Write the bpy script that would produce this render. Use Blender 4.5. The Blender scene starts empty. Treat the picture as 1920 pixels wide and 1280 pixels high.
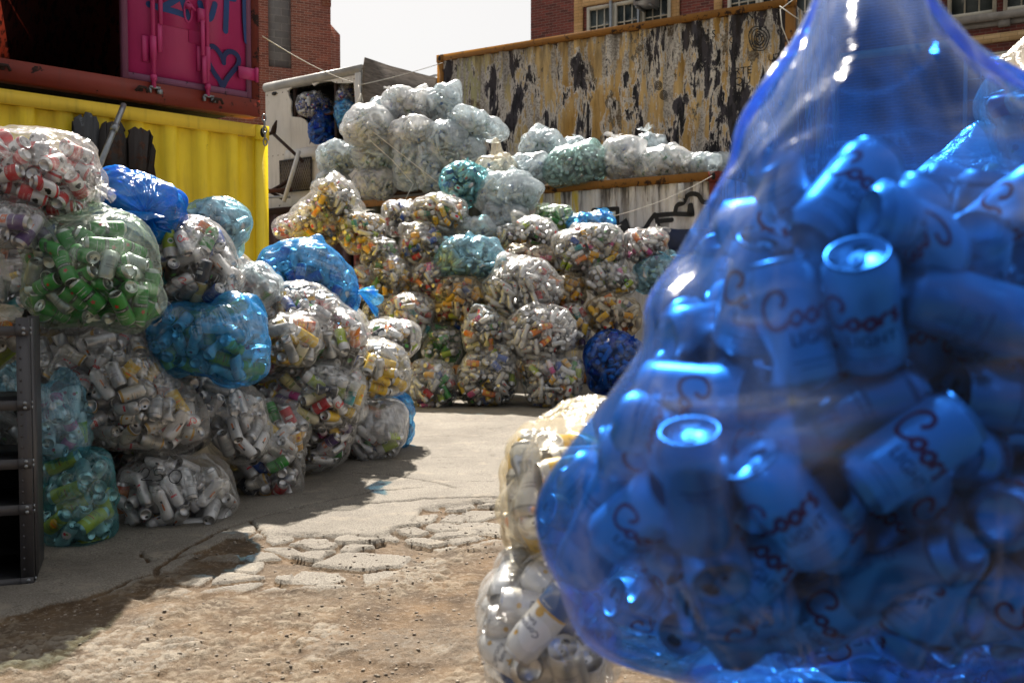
import bpy, bmesh, math, random
import numpy as np
from mathutils import Vector, Matrix

# ------------------------------------------------------------ camera, sky, sun
F = 1867.0; CX, CY = 960.0, 640.0; CAMZ = 1.1; PITCH = math.atan(80.0/F)
scene = bpy.context.scene
COL = scene.collection
cam_d = bpy.data.cameras.new('camera'); cam = bpy.data.objects.new('camera', cam_d); COL.objects.link(cam)
cam.location = (0, 0, CAMZ); cam.rotation_euler = (math.pi/2-PITCH, 0, 0)
cam_d.sensor_width = 36.0; cam_d.lens = F/1920*36.0
cam_d.clip_start = 0.05; cam_d.clip_end = 2000
cam_d.dof.use_dof = True; cam_d.dof.focus_distance = 5.5; cam_d.dof.aperture_fstop = 4.8
scene.camera = cam

SUN_DIR = Vector((-0.17, 0.985, 0)).normalized()*math.cos(math.radians(47)) + Vector((0,0,math.sin(math.radians(47))))
sun_d = bpy.data.lights.new('sun', 'SUN'); sun = bpy.data.objects.new('sun', sun_d); COL.objects.link(sun)
sun_d.energy = 5.0; sun_d.angle = math.radians(0.8); sun_d.color = (1.0, 0.93, 0.84)
sun.rotation_euler = (-SUN_DIR).to_track_quat('-Z', 'Y').to_euler(); sun.location = (0, 0, 30)

world = bpy.data.worlds.new("World"); scene.world = world; world.use_nodes = True
wt = world.node_tree; wt.nodes.clear()
wo = wt.nodes.new('ShaderNodeOutputWorld'); wb = wt.nodes.new('ShaderNodeBackground')
sk = wt.nodes.new('ShaderNodeTexSky'); sk.sky_type = 'NISHITA'; sk.sun_disc = False
sk.sun_elevation = math.radians(47); sk.sun_rotation = math.atan2(SUN_DIR.x, SUN_DIR.y); sk.dust_density = 3.0
wc = wt.nodes.new('ShaderNodeTexCoord'); wn = wt.nodes.new('ShaderNodeTexNoise'); wn.inputs['Scale'].default_value = 1.6; wn.inputs['Detail'].default_value = 4
wr = wt.nodes.new('ShaderNodeMapRange'); wr.inputs['To Min'].default_value = 0.88; wr.inputs['To Max'].default_value = 0.95
wm = wt.nodes.new('ShaderNodeMix'); wm.data_type = 'RGBA'
# thin cloud veil, bright round the sun and dimmer in the sky opposite it
dp = wt.nodes.new('ShaderNodeVectorMath'); dp.operation = 'DOT_PRODUCT'; dp.inputs[1].default_value = tuple(SUN_DIR)
gr = wt.nodes.new('ShaderNodeMapRange'); gr.interpolation_type = 'SMOOTHSTEP'
for k_, v_ in zip(('From Min', 'From Max', 'To Min', 'To Max'), (-.40, .62, .34, 1.0)): gr.inputs[k_].default_value = v_
vl = wt.nodes.new('ShaderNodeVectorMath'); vl.operation = 'SCALE'; vl.inputs[0].default_value = (2.76, 2.70, 2.62)
wt.links.new(wc.outputs['Generated'], dp.inputs[0]); wt.links.new(dp.outputs['Value'], gr.inputs['Value']); wt.links.new(gr.outputs['Result'], vl.inputs['Scale'])
wt.links.new(vl.outputs[0], wm.inputs['B'])
wt.links.new(wc.outputs['Generated'], wn.inputs['Vector']); wt.links.new(wn.outputs['Fac'], wr.inputs['Value'])
wt.links.new(wr.outputs['Result'], wm.inputs['Factor']); wt.links.new(sk.outputs['Color'], wm.inputs['A'])
wt.links.new(wm.outputs['Result'], wb.inputs['Color']); wb.inputs['Strength'].default_value = 0.10
wt.links.new(wb.outputs['Background'], wo.inputs['Surface'])
scene.view_settings.view_transform = 'Standard'; scene.view_settings.look = 'None'
scene.view_settings.exposure = 1.52; scene.view_settings.gamma = 1
scene.cycles.transparent_max_bounces = 24; scene.cycles.max_bounces = 6
scene.cycles.diffuse_bounces = 3; scene.cycles.glossy_bounces = 2; scene.cycles.transmission_bounces = 3
scene.cycles.sample_clamp_indirect = 4.0

# ------------------------------------------------------------ helpers
rng = np.random.default_rng(7)
random.seed(7)
def lin(h):
    h = h.lstrip('#'); c = [int(h[i:i+2], 16)/255 for i in (0, 2, 4)]
    return tuple((x/12.92 if x <= .04045 else ((x+.055)/1.055)**2.4) for x in c)
def rayd(px, py):
    a = (px-CX)/F; b = (CY-py)/F
    return np.array([a, math.cos(PITCH)+b*math.sin(PITCH), -math.sin(PITCH)+b*math.cos(PITCH)])
def at(px, py, d):
    r = rayd(px, py); return np.array([0, 0, CAMZ]) + r*(d/r[1])
def gnd(px, py):
    r = rayd(px, py); t = -CAMZ/r[2]; return np.array([r[0]*t, r[1]*t])
def tag(o, label=None, cat=None, group=None, kind=None):
    if label: o['label'] = label
    if cat: o['category'] = cat
    if group: o['group'] = group
    if kind: o['kind'] = kind
    return o
def empty(name, loc=(0, 0, 0), mat=None):
    o = bpy.data.objects.new(name, None); COL.objects.link(o)
    if mat is not None: o.matrix_world = mat
    else: o.location = loc
    o.empty_display_size = .2
    return o
def frame(ox, oy, dx, dy, oz=0):
    """local +X along (dx,dy), +Y away from camera, Z up"""
    l = math.hypot(dx, dy); dx /= l; dy /= l
    return Matrix(((dx, -dy, 0, ox), (dy, dx, 0, oy), (0, 0, 1, oz), (0, 0, 0, 1)))
def on_plane(M, px, py):
    """pixel -> local (x,z) on local y=0 plane of frame M"""
    Mi = M.inverted(); o = Mi @ Vector((0, 0, CAMZ)); r = rayd(px, py)
    d = (Mi.to_3x3() @ Vector(r)); t = -o.y/d.y; p = o + d*t
    return p.x, p.z
def mesh_np(name, V, faces, mats, mi=None, col=None, uv=None, smooth=False):
    """V (n,3); faces: list of int arrays (k,3|4); col: per-face rgba; uv: per-vert (n,2)"""
    V = np.asarray(V, np.float32)
    me = bpy.data.meshes.new(name)
    faces = [np.asarray(f, np.int32) for f in faces if len(f)]
    lt = np.concatenate([np.full(len(f), f.shape[1], np.int32) for f in faces])
    li = np.concatenate([f.ravel() for f in faces])
    ls = np.concatenate([[0], np.cumsum(lt)[:-1]]).astype(np.int32)
    me.vertices.add(len(V)); me.vertices.foreach_set('co', V.ravel())
    me.loops.add(len(li)); me.loops.foreach_set('vertex_index', li)
    me.polygons.add(len(lt)); me.polygons.foreach_set('loop_start', ls)
    try: me.polygons.foreach_set('loop_total', lt)
    except Exception: pass
    for m in (mats if isinstance(mats, (list, tuple)) else [mats]): me.materials.append(m)
    if mi is not None: me.polygons.foreach_set('material_index', np.asarray(mi, np.int32))
    if smooth is True: me.polygons.foreach_set('use_smooth', np.ones(len(lt), bool))
    elif smooth is not False: me.polygons.foreach_set('use_smooth', np.asarray(smooth, bool))
    me.update(calc_edges=True)
    if col is not None:
        a = me.color_attributes.new('Col', 'BYTE_COLOR', 'CORNER')
        c = np.asarray(col, np.float32)
        a.data.foreach_set('color', np.repeat(c, lt, axis=0).ravel())
    if uv is not None:
        l = me.uv_layers.new(name='UVMap'); l.data.foreach_set('uv', np.asarray(uv, np.float32)[li].ravel())
    return me
def link(name, me, parent=None, mat=None):
    o = bpy.data.objects.new(name, me); COL.objects.link(o)
    if parent is not None: o.parent = parent
    if mat is not None: o.matrix_world = mat
    return o
class MB:
    """collects boxes, bars and plates into one mesh"""
    def __init__(s): s.v = []; s.q = []; s.t = []; s.n = 0; s.sm = False
    def add(s, V, Q=(), T=()):
        V = np.asarray(V, float).reshape(-1, 3)
        s.v.append(V)
        if len(Q): s.q.append(np.asarray(Q)+s.n)
        if len(T): s.t.append(np.asarray(T)+s.n)
        s.n += len(V); return s
    def box(s, a, b):
        (x0, y0, z0), (x1, y1, z1) = a, b
        V = [(x0,y0,z0),(x1,y0,z0),(x1,y1,z0),(x0,y1,z0),(x0,y0,z1),(x1,y0,z1),(x1,y1,z1),(x0,y1,z1)]
        return s.add(V, [(0,3,2,1),(4,5,6,7),(0,1,5,4),(1,2,6,5),(2,3,7,6),(3,0,4,7)])
    def tube(s, pts, r, n=8, closed=False, caps=True):
        P = [Vector(p) for p in pts]; m = len(P); rr = r if hasattr(r, '__len__') else [r]*m
        rings = []
        up = None
        for i in range(m):
            if closed: t = P[(i+1) % m]-P[i-1]
            else: t = P[min(i+1, m-1)]-P[max(i-1, 0)]
            t.normalize()
            if up is None: up = Vector((0, 0, 1)) if abs(t.z) < .9 else Vector((1, 0, 0))
            a = t.cross(up).normalized(); b = a.cross(t); up = b
            for k in range(n):
                th = 2*math.pi*k/n; rings.append(P[i]+(a*math.cos(th)+b*math.sin(th))*rr[i])
        Q = []
        for i in range(m if closed else m-1):
            for k in range(n):
                j = (i+1) % m; Q.append((i*n+k, i*n+(k+1) % n, j*n+(k+1) % n, j*n+k))
        V = [tuple(x) for x in rings]; T = []
        if not closed and caps:
            c0 = len(V); V += [tuple(P[0]), tuple(P[-1])]
            for k in range(n):
                T.append((c0, (k+1) % n, k)); T.append((c0+1, (m-1)*n+k, (m-1)*n+(k+1) % n))
        return s.add(V, Q, T)
    def prism(s, poly, y0, y1):
        """poly in (x,z), extruded along y"""
        n = len(poly); V = [(x, y0, z) for x, z in poly]+[(x, y1, z) for x, z in poly]
        bm = bmesh.new(); vs = [bm.verts.new(v) for v in V[:n]]
        f = bm.faces.new(vs); r = bmesh.ops.triangulate(bm, faces=[f])
        bm.verts.index_update(); T = [tuple(v.index for v in f.verts) for f in bm.faces]; bm.free()
        T2 = [tuple(i+n for i in reversed(t)) for t in T]
        Q = [(i, i+n, (i+1) % n+n, (i+1) % n) for i in range(n)]
        return s.add(V, Q, T+T2)
    def build(s, name, mat, parent=None, M=None, smooth=False):
        V = np.concatenate(s.v); f = []
        if s.q: f.append(np.concatenate(s.q))
        if s.t: f.append(np.concatenate(s.t))
        return link(name, mesh_np(name, V, f, mat, smooth=smooth), parent, M)
def catmull(P, k=6):
    P = [np.array(p, float) for p in P]; out = []
    for i in range(len(P)-1):
        p0 = P[max(i-1, 0)]; p1 = P[i]; p2 = P[i+1]; p3 = P[min(i+2, len(P)-1)]
        for j in range(k):
            t = j/k
            out.append(.5*((2*p1)+(-p0+p2)*t+(2*p0-5*p1+4*p2-p3)*t*t+(-p0+3*p1-3*p2+p3)*t**3))
    out.append(P[-1]); return np.array(out)
def ribbon(P, w, smooth=5):
    """flat ribbon in 2D -> verts (n,2), quads"""
    P = catmull(P, smooth) if smooth else np.array(P, float)
    T = np.gradient(P, axis=0); T /= np.maximum(np.linalg.norm(T, axis=1), 1e-9)[:, None]
    N = np.stack([-T[:, 1], T[:, 0]], 1)
    ww = np.asarray(w)*np.ones(len(P)) if np.ndim(w) == 0 else np.interp(np.linspace(0, 1, len(P)), np.linspace(0, 1, len(w)), w)
    V = np.empty((2*len(P), 2)); V[0::2] = P+N*ww[:, None]/2; V[1::2] = P-N*ww[:, None]/2
    i = np.arange(len(P)-1)*2
    return V, np.stack([i, i+1, i+3, i+2], 1)
_tc = {}
def text2d(s):
    """text at unit size centred -> verts (n,2), tris"""
    if s in _tc: return _tc[s]
    cu = bpy.data.curves.new('letters', 'FONT'); cu.body = s; cu.align_x = 'CENTER'; cu.align_y = 'CENTER'; cu.resolution_u = 2; cu.size = 1
    ob = bpy.data.objects.new('letters', cu); me = ob.to_mesh()
    bm = bmesh.new(); bm.from_mesh(me); bmesh.ops.triangulate(bm, faces=bm.faces[:]); bm.verts.index_update()
    V = np.array([v.co[:2] for v in bm.verts]); T = np.array([[v.index for v in f.verts] for f in bm.faces])
    bm.free(); ob.to_mesh_clear(); bpy.data.objects.remove(ob); bpy.data.curves.remove(cu)
    _tc[s] = (V, T); return V, T
def join_into(o, o2, mats):
    bm = bmesh.new(); bm.from_mesh(o.data); n = len(bm.faces); bm.from_mesh(o2.data); bm.faces.ensure_lookup_table()
    for f in bm.faces[n:]: f.material_index = 1
    bm.to_mesh(o.data); bm.free(); o.data.materials.clear()
    for m in mats: o.data.materials.append(m)
    bpy.data.objects.remove(o2)
# numpy noise
def _h(i, j, k):
    i = i.astype(np.int64); j = j.astype(np.int64); k = k.astype(np.int64)
    n = (i*374761393 + j*668265263 + k*2147483647) & 0xffffffff
    n = ((n ^ (n >> 13))*1274126177) & 0xffffffff
    n = ((n ^ (n >> 15))*2246822519) & 0xffffffff
    return ((n ^ (n >> 16)) & 0xffffff)/float(0xffffff)
def vnoise(x, y, z=0.0):
    x, y, z = np.broadcast_arrays(np.asarray(x, float), y, z)
    i, j, k = np.floor(x), np.floor(y), np.floor(z); u, v, w = x-i, y-j, z-k
    u = u*u*(3-2*u); v = v*v*(3-2*v); w = w*w*(3-2*w); r = 0
    for a in (0, 1):
        for b in (0, 1):
            for c in (0, 1):
                r = r + _h(i+a, j+b, k+c)*(u if a else 1-u)*(v if b else 1-v)*(w if c else 1-w)
    return r*2-1
def fbm(x, y, z=0.0, o=4):
    r = 0; a = 1; t = 0
    for q in range(o):
        r = r+a*vnoise(np.asarray(x)*2**q+7.3*q, np.asarray(y)*2**q+3.1*q, np.asarray(z)*2**q); t += a; a *= .5
    return r/t
# ------------------------------------------------------------ materials
class NT:
    def __init__(s, name):
        s.m = bpy.data.materials.new(name); s.m.use_nodes = True; s.t = s.m.node_tree; s.t.nodes.clear()
        s.out = s.n('ShaderNodeOutputMaterial')
    def n(s, k, **kw):
        o = s.t.nodes.new(k)
        for a, b in kw.items(): setattr(o, a, b)
        return o
    def l(s, a, b): s.t.links.new(a, b)
    def val(s, inp, v):
        if hasattr(v, 'links') or isinstance(v, bpy.types.NodeSocket): s.l(v, inp)
        else: inp.default_value = v
    def coord(s, kind='Object', scale=(1, 1, 1), loc=(0, 0, 0)):
        c = s.n('ShaderNodeTexCoord'); m = s.n('ShaderNodeMapping')
        m.inputs['Scale'].default_value = scale; m.inputs['Location'].default_value = loc
        s.l(c.outputs[kind], m.inputs['Vector']); return m.outputs['Vector']
    def noise(s, vec, scale=5, detail=4, rough=.6, dist=0):
        o = s.n('ShaderNodeTexNoise'); s.l(vec, o.inputs['Vector']); o.inputs['Scale'].default_value = scale
        o.inputs['Detail'].default_value = detail; o.inputs['Roughness'].default_value = rough; o.inputs['Distortion'].default_value = dist
        return o.outputs['Fac']
    def ramp(s, v, a, b, lo=0.0, hi=1.0, smooth=False):
        o = s.n('ShaderNodeMapRange'); 
        if smooth: o.interpolation_type = 'SMOOTHSTEP'
        s.val(o.inputs['Value'], v)
        for k, x in zip(('From Min', 'From Max', 'To Min', 'To Max'), (a, b, lo, hi)): o.inputs[k].default_value = x
        return o.outputs['Result']
    def math(s, op, a, b=0.0, c=None):
        o = s.n('ShaderNodeMath', operation=op); s.val(o.inputs[0], a); s.val(o.inputs[1], b)
        if c is not None: s.val(o.inputs[2], c)
        return o.outputs[0]
    def mix(s, f, a, b, mode='MIX'):
        o = s.n('ShaderNodeMix', data_type='RGBA', blend_type=mode)
        s.val(o.inputs['Factor'], f)
        for k, x in (('A', a), ('B', b)):
            if isinstance(x, bpy.types.NodeSocket): s.l(x, o.inputs[k])
            else: o.inputs[k].default_value = (*x[:3], 1)
        return o.outputs['Result']
    def bump(s, h, st=.3, d=.01):
        o = s.n('ShaderNodeBump'); o.inputs['Strength'].default_value = st; o.inputs['Distance'].default_value = d
        s.l(h, o.inputs['Height']); return o.outputs['Normal']
    def principled(s, col, rough=.6, metal=0.0, normal=None, spec=.5):
        p = s.n('ShaderNodeBsdfPrincipled')
        if isinstance(col, bpy.types.NodeSocket): s.l(col, p.inputs['Base Color'])
        else: p.inputs['Base Color'].default_value = (*col[:3], 1)
        s.val(p.inputs['Roughness'], rough); s.val(p.inputs['Metallic'], metal); p.inputs['Specular IOR Level'].default_value = spec
        if normal is not None: s.l(normal, p.inputs['Normal'])
        s.l(p.outputs['BSDF'], s.out.inputs['Surface']); return p
def plain(name, c, rough=.6, metal=0.0, var=.25, scale=6, bump=.1, spec=.5):
    t = NT(name); v = t.coord(); n = t.noise(v, scale, 5)
    c = lin(c) if isinstance(c, str) else c
    col = t.mix(t.ramp(n, .3, .7), tuple(x*(1-var) for x in c), tuple(min(1, x*(1+var)) for x in c))
    t.principled(col, t.ramp(n, .3, .7, max(.05, rough-.1), min(1, rough+.1)), metal, t.bump(t.noise(v, scale*8, 3), bump, .004), spec)
    return t.m
def painted(name, base, rust, dirt=.35, rustamt=.62, scale=3, rough=.5, streak=True, edge=None):
    """painted steel: chips of rust, streaks of grime running down"""
    t = NT(name); v = t.coord(); base = lin(base) if isinstance(base, str) else base; rust = lin(rust) if isinstance(rust, str) else rust
    vs = t.coord('Object', (6, 6, .55)); ns = t.noise(vs, scale, 5, .65); n = t.noise(v, scale*2.2, 8, .7)
    c = t.mix(t.ramp(t.noise(v, scale*.6, 4), .3, .7), tuple(x*.86 for x in base), tuple(min(1, x*1.1) for x in base))
    c = t.mix(t.ramp(ns, .52, .8, 0, dirt), c, tuple(x*.25+.02 for x in base))
    rm = t.ramp(n, rustamt, rustamt+.03); rc = t.mix(t.ramp(t.noise(v, 22, 4), .35, .65), rust, tuple(x*.35 for x in rust))
    c = t.mix(rm, c, rc)
    t.principled(c, t.ramp(rm, 0, 1, rough, .9), 0, t.bump(t.math('ADD', t.math('MULTIPLY', rm, .6), t.noise(v, 40, 3)), .25, .004))
    return t.m
M = {}
M['yellow'] = painted('yellow_paint', '#fbd928', '#5a3a1a', .34, .70, 3, .5)
M['yrail'] = painted('yellow_rail_paint', '#f0cc3c', '#6a4a20', .45, .66, 3, .6)
M['red'] = painted('red_lead_paint', '#7c2a1a', '#3a1d14', .4, .60, 2.5, .6)
M['rustred'] = painted('rusty_red_paint', '#6a2416', '#2a1410', .5, .52, 3, .8)
M['pink'] = painted('pink_paint', '#b42d69', '#4a1830', .18, .80, 2, .45)
M['pinkgrey'] = painted('worn_pink_seal', '#7d4a66', '#3a2430', .3, .62, 5, .7)
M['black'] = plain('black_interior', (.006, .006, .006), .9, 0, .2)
M['blackpaint'] = plain('black_spray_paint', (.008, .008, .009), .7, 0, .2)
M['bluespray'] = plain('blue_spray_paint', '#0b1c52', .6, 0, .15)
M['bluespray2'] = plain('pale_blue_spray_paint', '#143a70', .6, 0, .35)
M['whitebox'] = painted('chalky_white_paint', '#c9c8c3', '#4a4540', .45, .66, 2.2, .6)
M['ochre'] = painted('ochre_rusty_steel', '#8a5c1c', '#3a2212', .5, .56, 3, .8)
M['rust'] = plain('rust', '#4a2a1c', .9, 0, .45, 9, .4)
M['darkrust'] = plain('dark_rust', '#2c1c17', .9, 0, .5, 9, .4)
M['maroon'] = painted('maroon_paint', '#3a2228', '#1c1414', .5, .55, 3, .7)
M['wiregrey'] = plain('galvanised_wire', '#8a8780', .6, .3, .2)
M['rope'] = plain('white_rope', '#cfcbc0', .9, 0, .15, 60, .3)
M['zinc'] = plain('zinc_metal', '#8f9498', .38, .7, .25, 12, .1)
M['shelfgrey'] = painted('grey_shelf_enamel', '#3c3b3e', '#242426', .3, .74, 4, .42)
M['shelfshade'] = plain('shaded_shelf_enamel', '#1c1d20', .5, 0, .2)  # darker copy of the shelf enamel, interior shade put into the colour
M['stone'] = plain('sandstone_sill', '#8d8880', .85, 0, .25, 5, .3)
M['winframe'] = plain('cream_window_paint', '#b9b3a2', .6, 0, .12)
M['aluminium'] = plain('window_unit_casing', '#a8acb0', .4, .5, .1)
def glass_mat():
    t = NT('window_glass'); v = t.coord('Object', (1, 1, 1)); n = t.noise(v, 1.3, 2)
    t.principled(t.mix(t.ramp(n, .35, .65), (.02, .03, .035), (.10, .12, .12)), .12, 0, t.bump(n, .05, .01), .8); return t.m
M['glass'] = glass_mat()
def brick_mat(name, a, b, mortar, bw=.215, bh=.065, ms=.011, squash=1, dirt=.4):
    t = NT(name); c = t.n('ShaderNodeTexCoord'); s = t.n('ShaderNodeSeparateXYZ'); t.l(c.outputs['Object'], s.inputs[0])
    k = t.n('ShaderNodeCombineXYZ'); t.l(t.math('ADD', s.outputs[0], s.outputs[1]), k.inputs[0]); t.l(s.outputs[2], k.inputs[1])
    nn = t.n('ShaderNodeTexNoise'); nn.inputs['Scale'].default_value = 9; t.l(c.outputs['Object'], nn.inputs['Vector'])
    va = t.n('ShaderNodeVectorMath', operation='MULTIPLY_ADD'); t.l(nn.outputs['Color'], va.inputs[0]); va.inputs[1].default_value = (.012, .012, 0); t.l(k.outputs[0], va.inputs[2])
    br = t.n('ShaderNodeTexBrick'); t.l(va.outputs[0], br.inputs['Vector'])
    br.inputs['Scale'].default_value = 1; br.inputs['Brick Width'].default_value = bw; br.inputs['Row Height'].default_value = bh
    br.inputs['Mortar Size'].default_value = ms/2; br.inputs['Bias'].default_value = 0; br.inputs['Mortar Smooth'].default_value = .3
    br.inputs['Color1'].default_value = (*lin(a), 1); br.inputs['Color2'].default_value = (*lin(b), 1); br.inputs['Mortar'].default_value = (*lin(mortar), 1)
    v = t.coord(); n = t.noise(v, .9, 6, .65); n2 = t.noise(v, 14, 4)
    col = t.mix(t.ramp(n, .45, .75, 0, dirt), br.outputs['Color'], (.05, .045, .04))
    col = t.mix(t.ramp(n2, .35, .7, 0, .45), col, t.mix(.5, col, tuple(x*.5 for x in lin(b))))
    h = t.math('SUBTRACT', t.math('MULTIPLY', n2, .4), br.outputs['Fac'])
    t.principled(col, .9, 0, t.bump(h, .6, .01)); return t.m
M['brickL'] = brick_mat('old_red_brick', '#a05f4a', '#7a4537', '#bba695')
M['brickR'] = brick_mat('dark_red_brick', '#8a443a', '#5c2f2b', '#8d7a70', dirt=.2)
M['brickC'] = brick_mat('cream_brick', '#e0bd8c', '#d0aa76', '#a08058', .30, .075, .008, dirt=.12)
M['block'] = brick_mat('grey_concrete_block', '#7c7f84', '#94979b', '#a9abab', .4, .2, .016, dirt=.35)
def peeled_mat():
    t = NT('peeling_paint_layers')
    A = t.coord('Object', (1, 1, .30)); B = t.coord('Object', (1, 1, .16), (3, 1, 4)); C = t.coord('Object', (1.0, 1, .6), (9, 2, 1)); O = t.coord()
    ochre = t.mix(t.ramp(t.noise(C, 1.5, 4), .35, .65), lin('#ad8742'), lin('#d8bd88'))
    ochre = t.mix(t.ramp(t.noise(B, 16, 5), .5, .75, 0, .6), ochre, lin('#5e4322'))
    s = t.n('ShaderNodeSeparateXYZ'); t.l(O, s.inputs[0])
    # left end has a pale yellow-green cast
    left = t.math('MULTIPLY', t.ramp(s.outputs[0], .9, 2.4, 1, 0), t.ramp(t.noise(C, 1.1, 3), .38, .6))
    c = t.mix(left, ochre, lin('#b3b083'))
    n1 = t.noise(A, 3.1, 10, .70, .3); n2 = t.noise(B, 4.3, 10, .72, .2); n3 = t.noise(C, 2.3, 8, .66)
    fine = t.noise(O, 30, 6, .75); low = t.ramp(s.outputs[2], .0, 1.5, .045, -.01); 
    grey = t.mix(t.ramp(fine, .42, .56), lin('#87817a'), lin('#c8c3b8'))
    c = t.mix(t.ramp(n2, .515, .53), c, grey)
    c = t.mix(t.ramp(n3, .575, .585), c, t.mix(t.ramp(fine, .45, .55), lin('#5d4a34'), lin('#86806f')))
    dk = t.math('ADD', n1, low)
    e1 = t.ramp(s.outputs[0], 0, 1.0, .07, 0); dk = t.math('ADD', dk, e1)
    e2 = t.ramp(s.outputs[0], 3.6, 5.2, 0, .055); dk = t.math('ADD', dk, e2)
    m = t.ramp(dk, .536, .552)
    c = t.mix(t.ramp(dk, .508, .516), c, lin('#cfc9be'))
    c = t.mix(m, c, t.mix(t.ramp(t.noise(A, 12, 6), .46, .54), lin('#16161c'), lin('#3d3a40')))
    sp = t.ramp(fine, .66, .68); c = t.mix(sp, c, lin('#d0cbc4'))
    sp = t.ramp(t.noise(O, 55, 4, .7), .67, .69); c = t.mix(sp, c, lin('#1c1a1c'))
    # grime running down from the top rail
    c = t.mix(t.math('MULTIPLY', t.ramp(s.outputs[2], 1.7, 2.5, 0, .75), t.ramp(t.noise(B, 9, 4), .4, .65)), c, lin('#3a3026'))
    h = t.math('ADD', t.ramp(n2, .54, .57), t.math('ADD', m, fine))
    t.principled(c, .82, 0, t.bump(h, .35, .006)); return t.m
M['peeled'] = peeled_mat()
def white_cont():
    t = NT('streaked_white_paint'); O = t.coord(); s = t.n('ShaderNodeSeparateXYZ'); t.l(O, s.inputs[0])
    B = t.coord('Object', (1, 1, .12)); n = t.noise(B, 9, 6, .7); n2 = t.noise(t.coord('Object', (1, 1, .05)), 5, 4, .6)
    c = t.mix(t.ramp(n, .4, .62), lin('#dcdad7'), lin('#a8a29d'))
    blocks = t.n('ShaderNodeTexWave', wave_type='BANDS', bands_direction='X'); t.l(O, blocks.inputs[0]); blocks.inputs['Scale'].default_value = 1.13
    ym = t.math('MULTIPLY', t.ramp(blocks.outputs['Fac'], .45, .6), t.math('MULTIPLY', t.ramp(s.outputs[0], 2.9, 2.95), t.ramp(s.outputs[0], 4.1, 4.2, 1, 0)))
    ym = t.math('MULTIPLY', ym, t.ramp(n, .55, .45)); c = t.mix(ym, c, lin('#c9b23e'))
    c = t.mix(t.ramp(s.outputs[0], 2.6, 2.75, 1, 0), c, t.mix(t.ramp(n2, .4, .6), lin('#16231f'), lin('#27302b')))
    c = t.mix(t.math('MULTIPLY', t.ramp(s.outputs[2], 2.1, 2.45, 0, .8), t.ramp(n, .5, .6)), c, lin('#2a241f'))
    c = t.mix(t.math('MULTIPLY', t.ramp(t.noise(B, 21, 3), .66, .7), .7), c, lin('#6a4424'))
    t.principled(c, .7, 0, t.bump(n, .1, .003)); return t.m
M['whitecont'] = white_cont()
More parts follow.
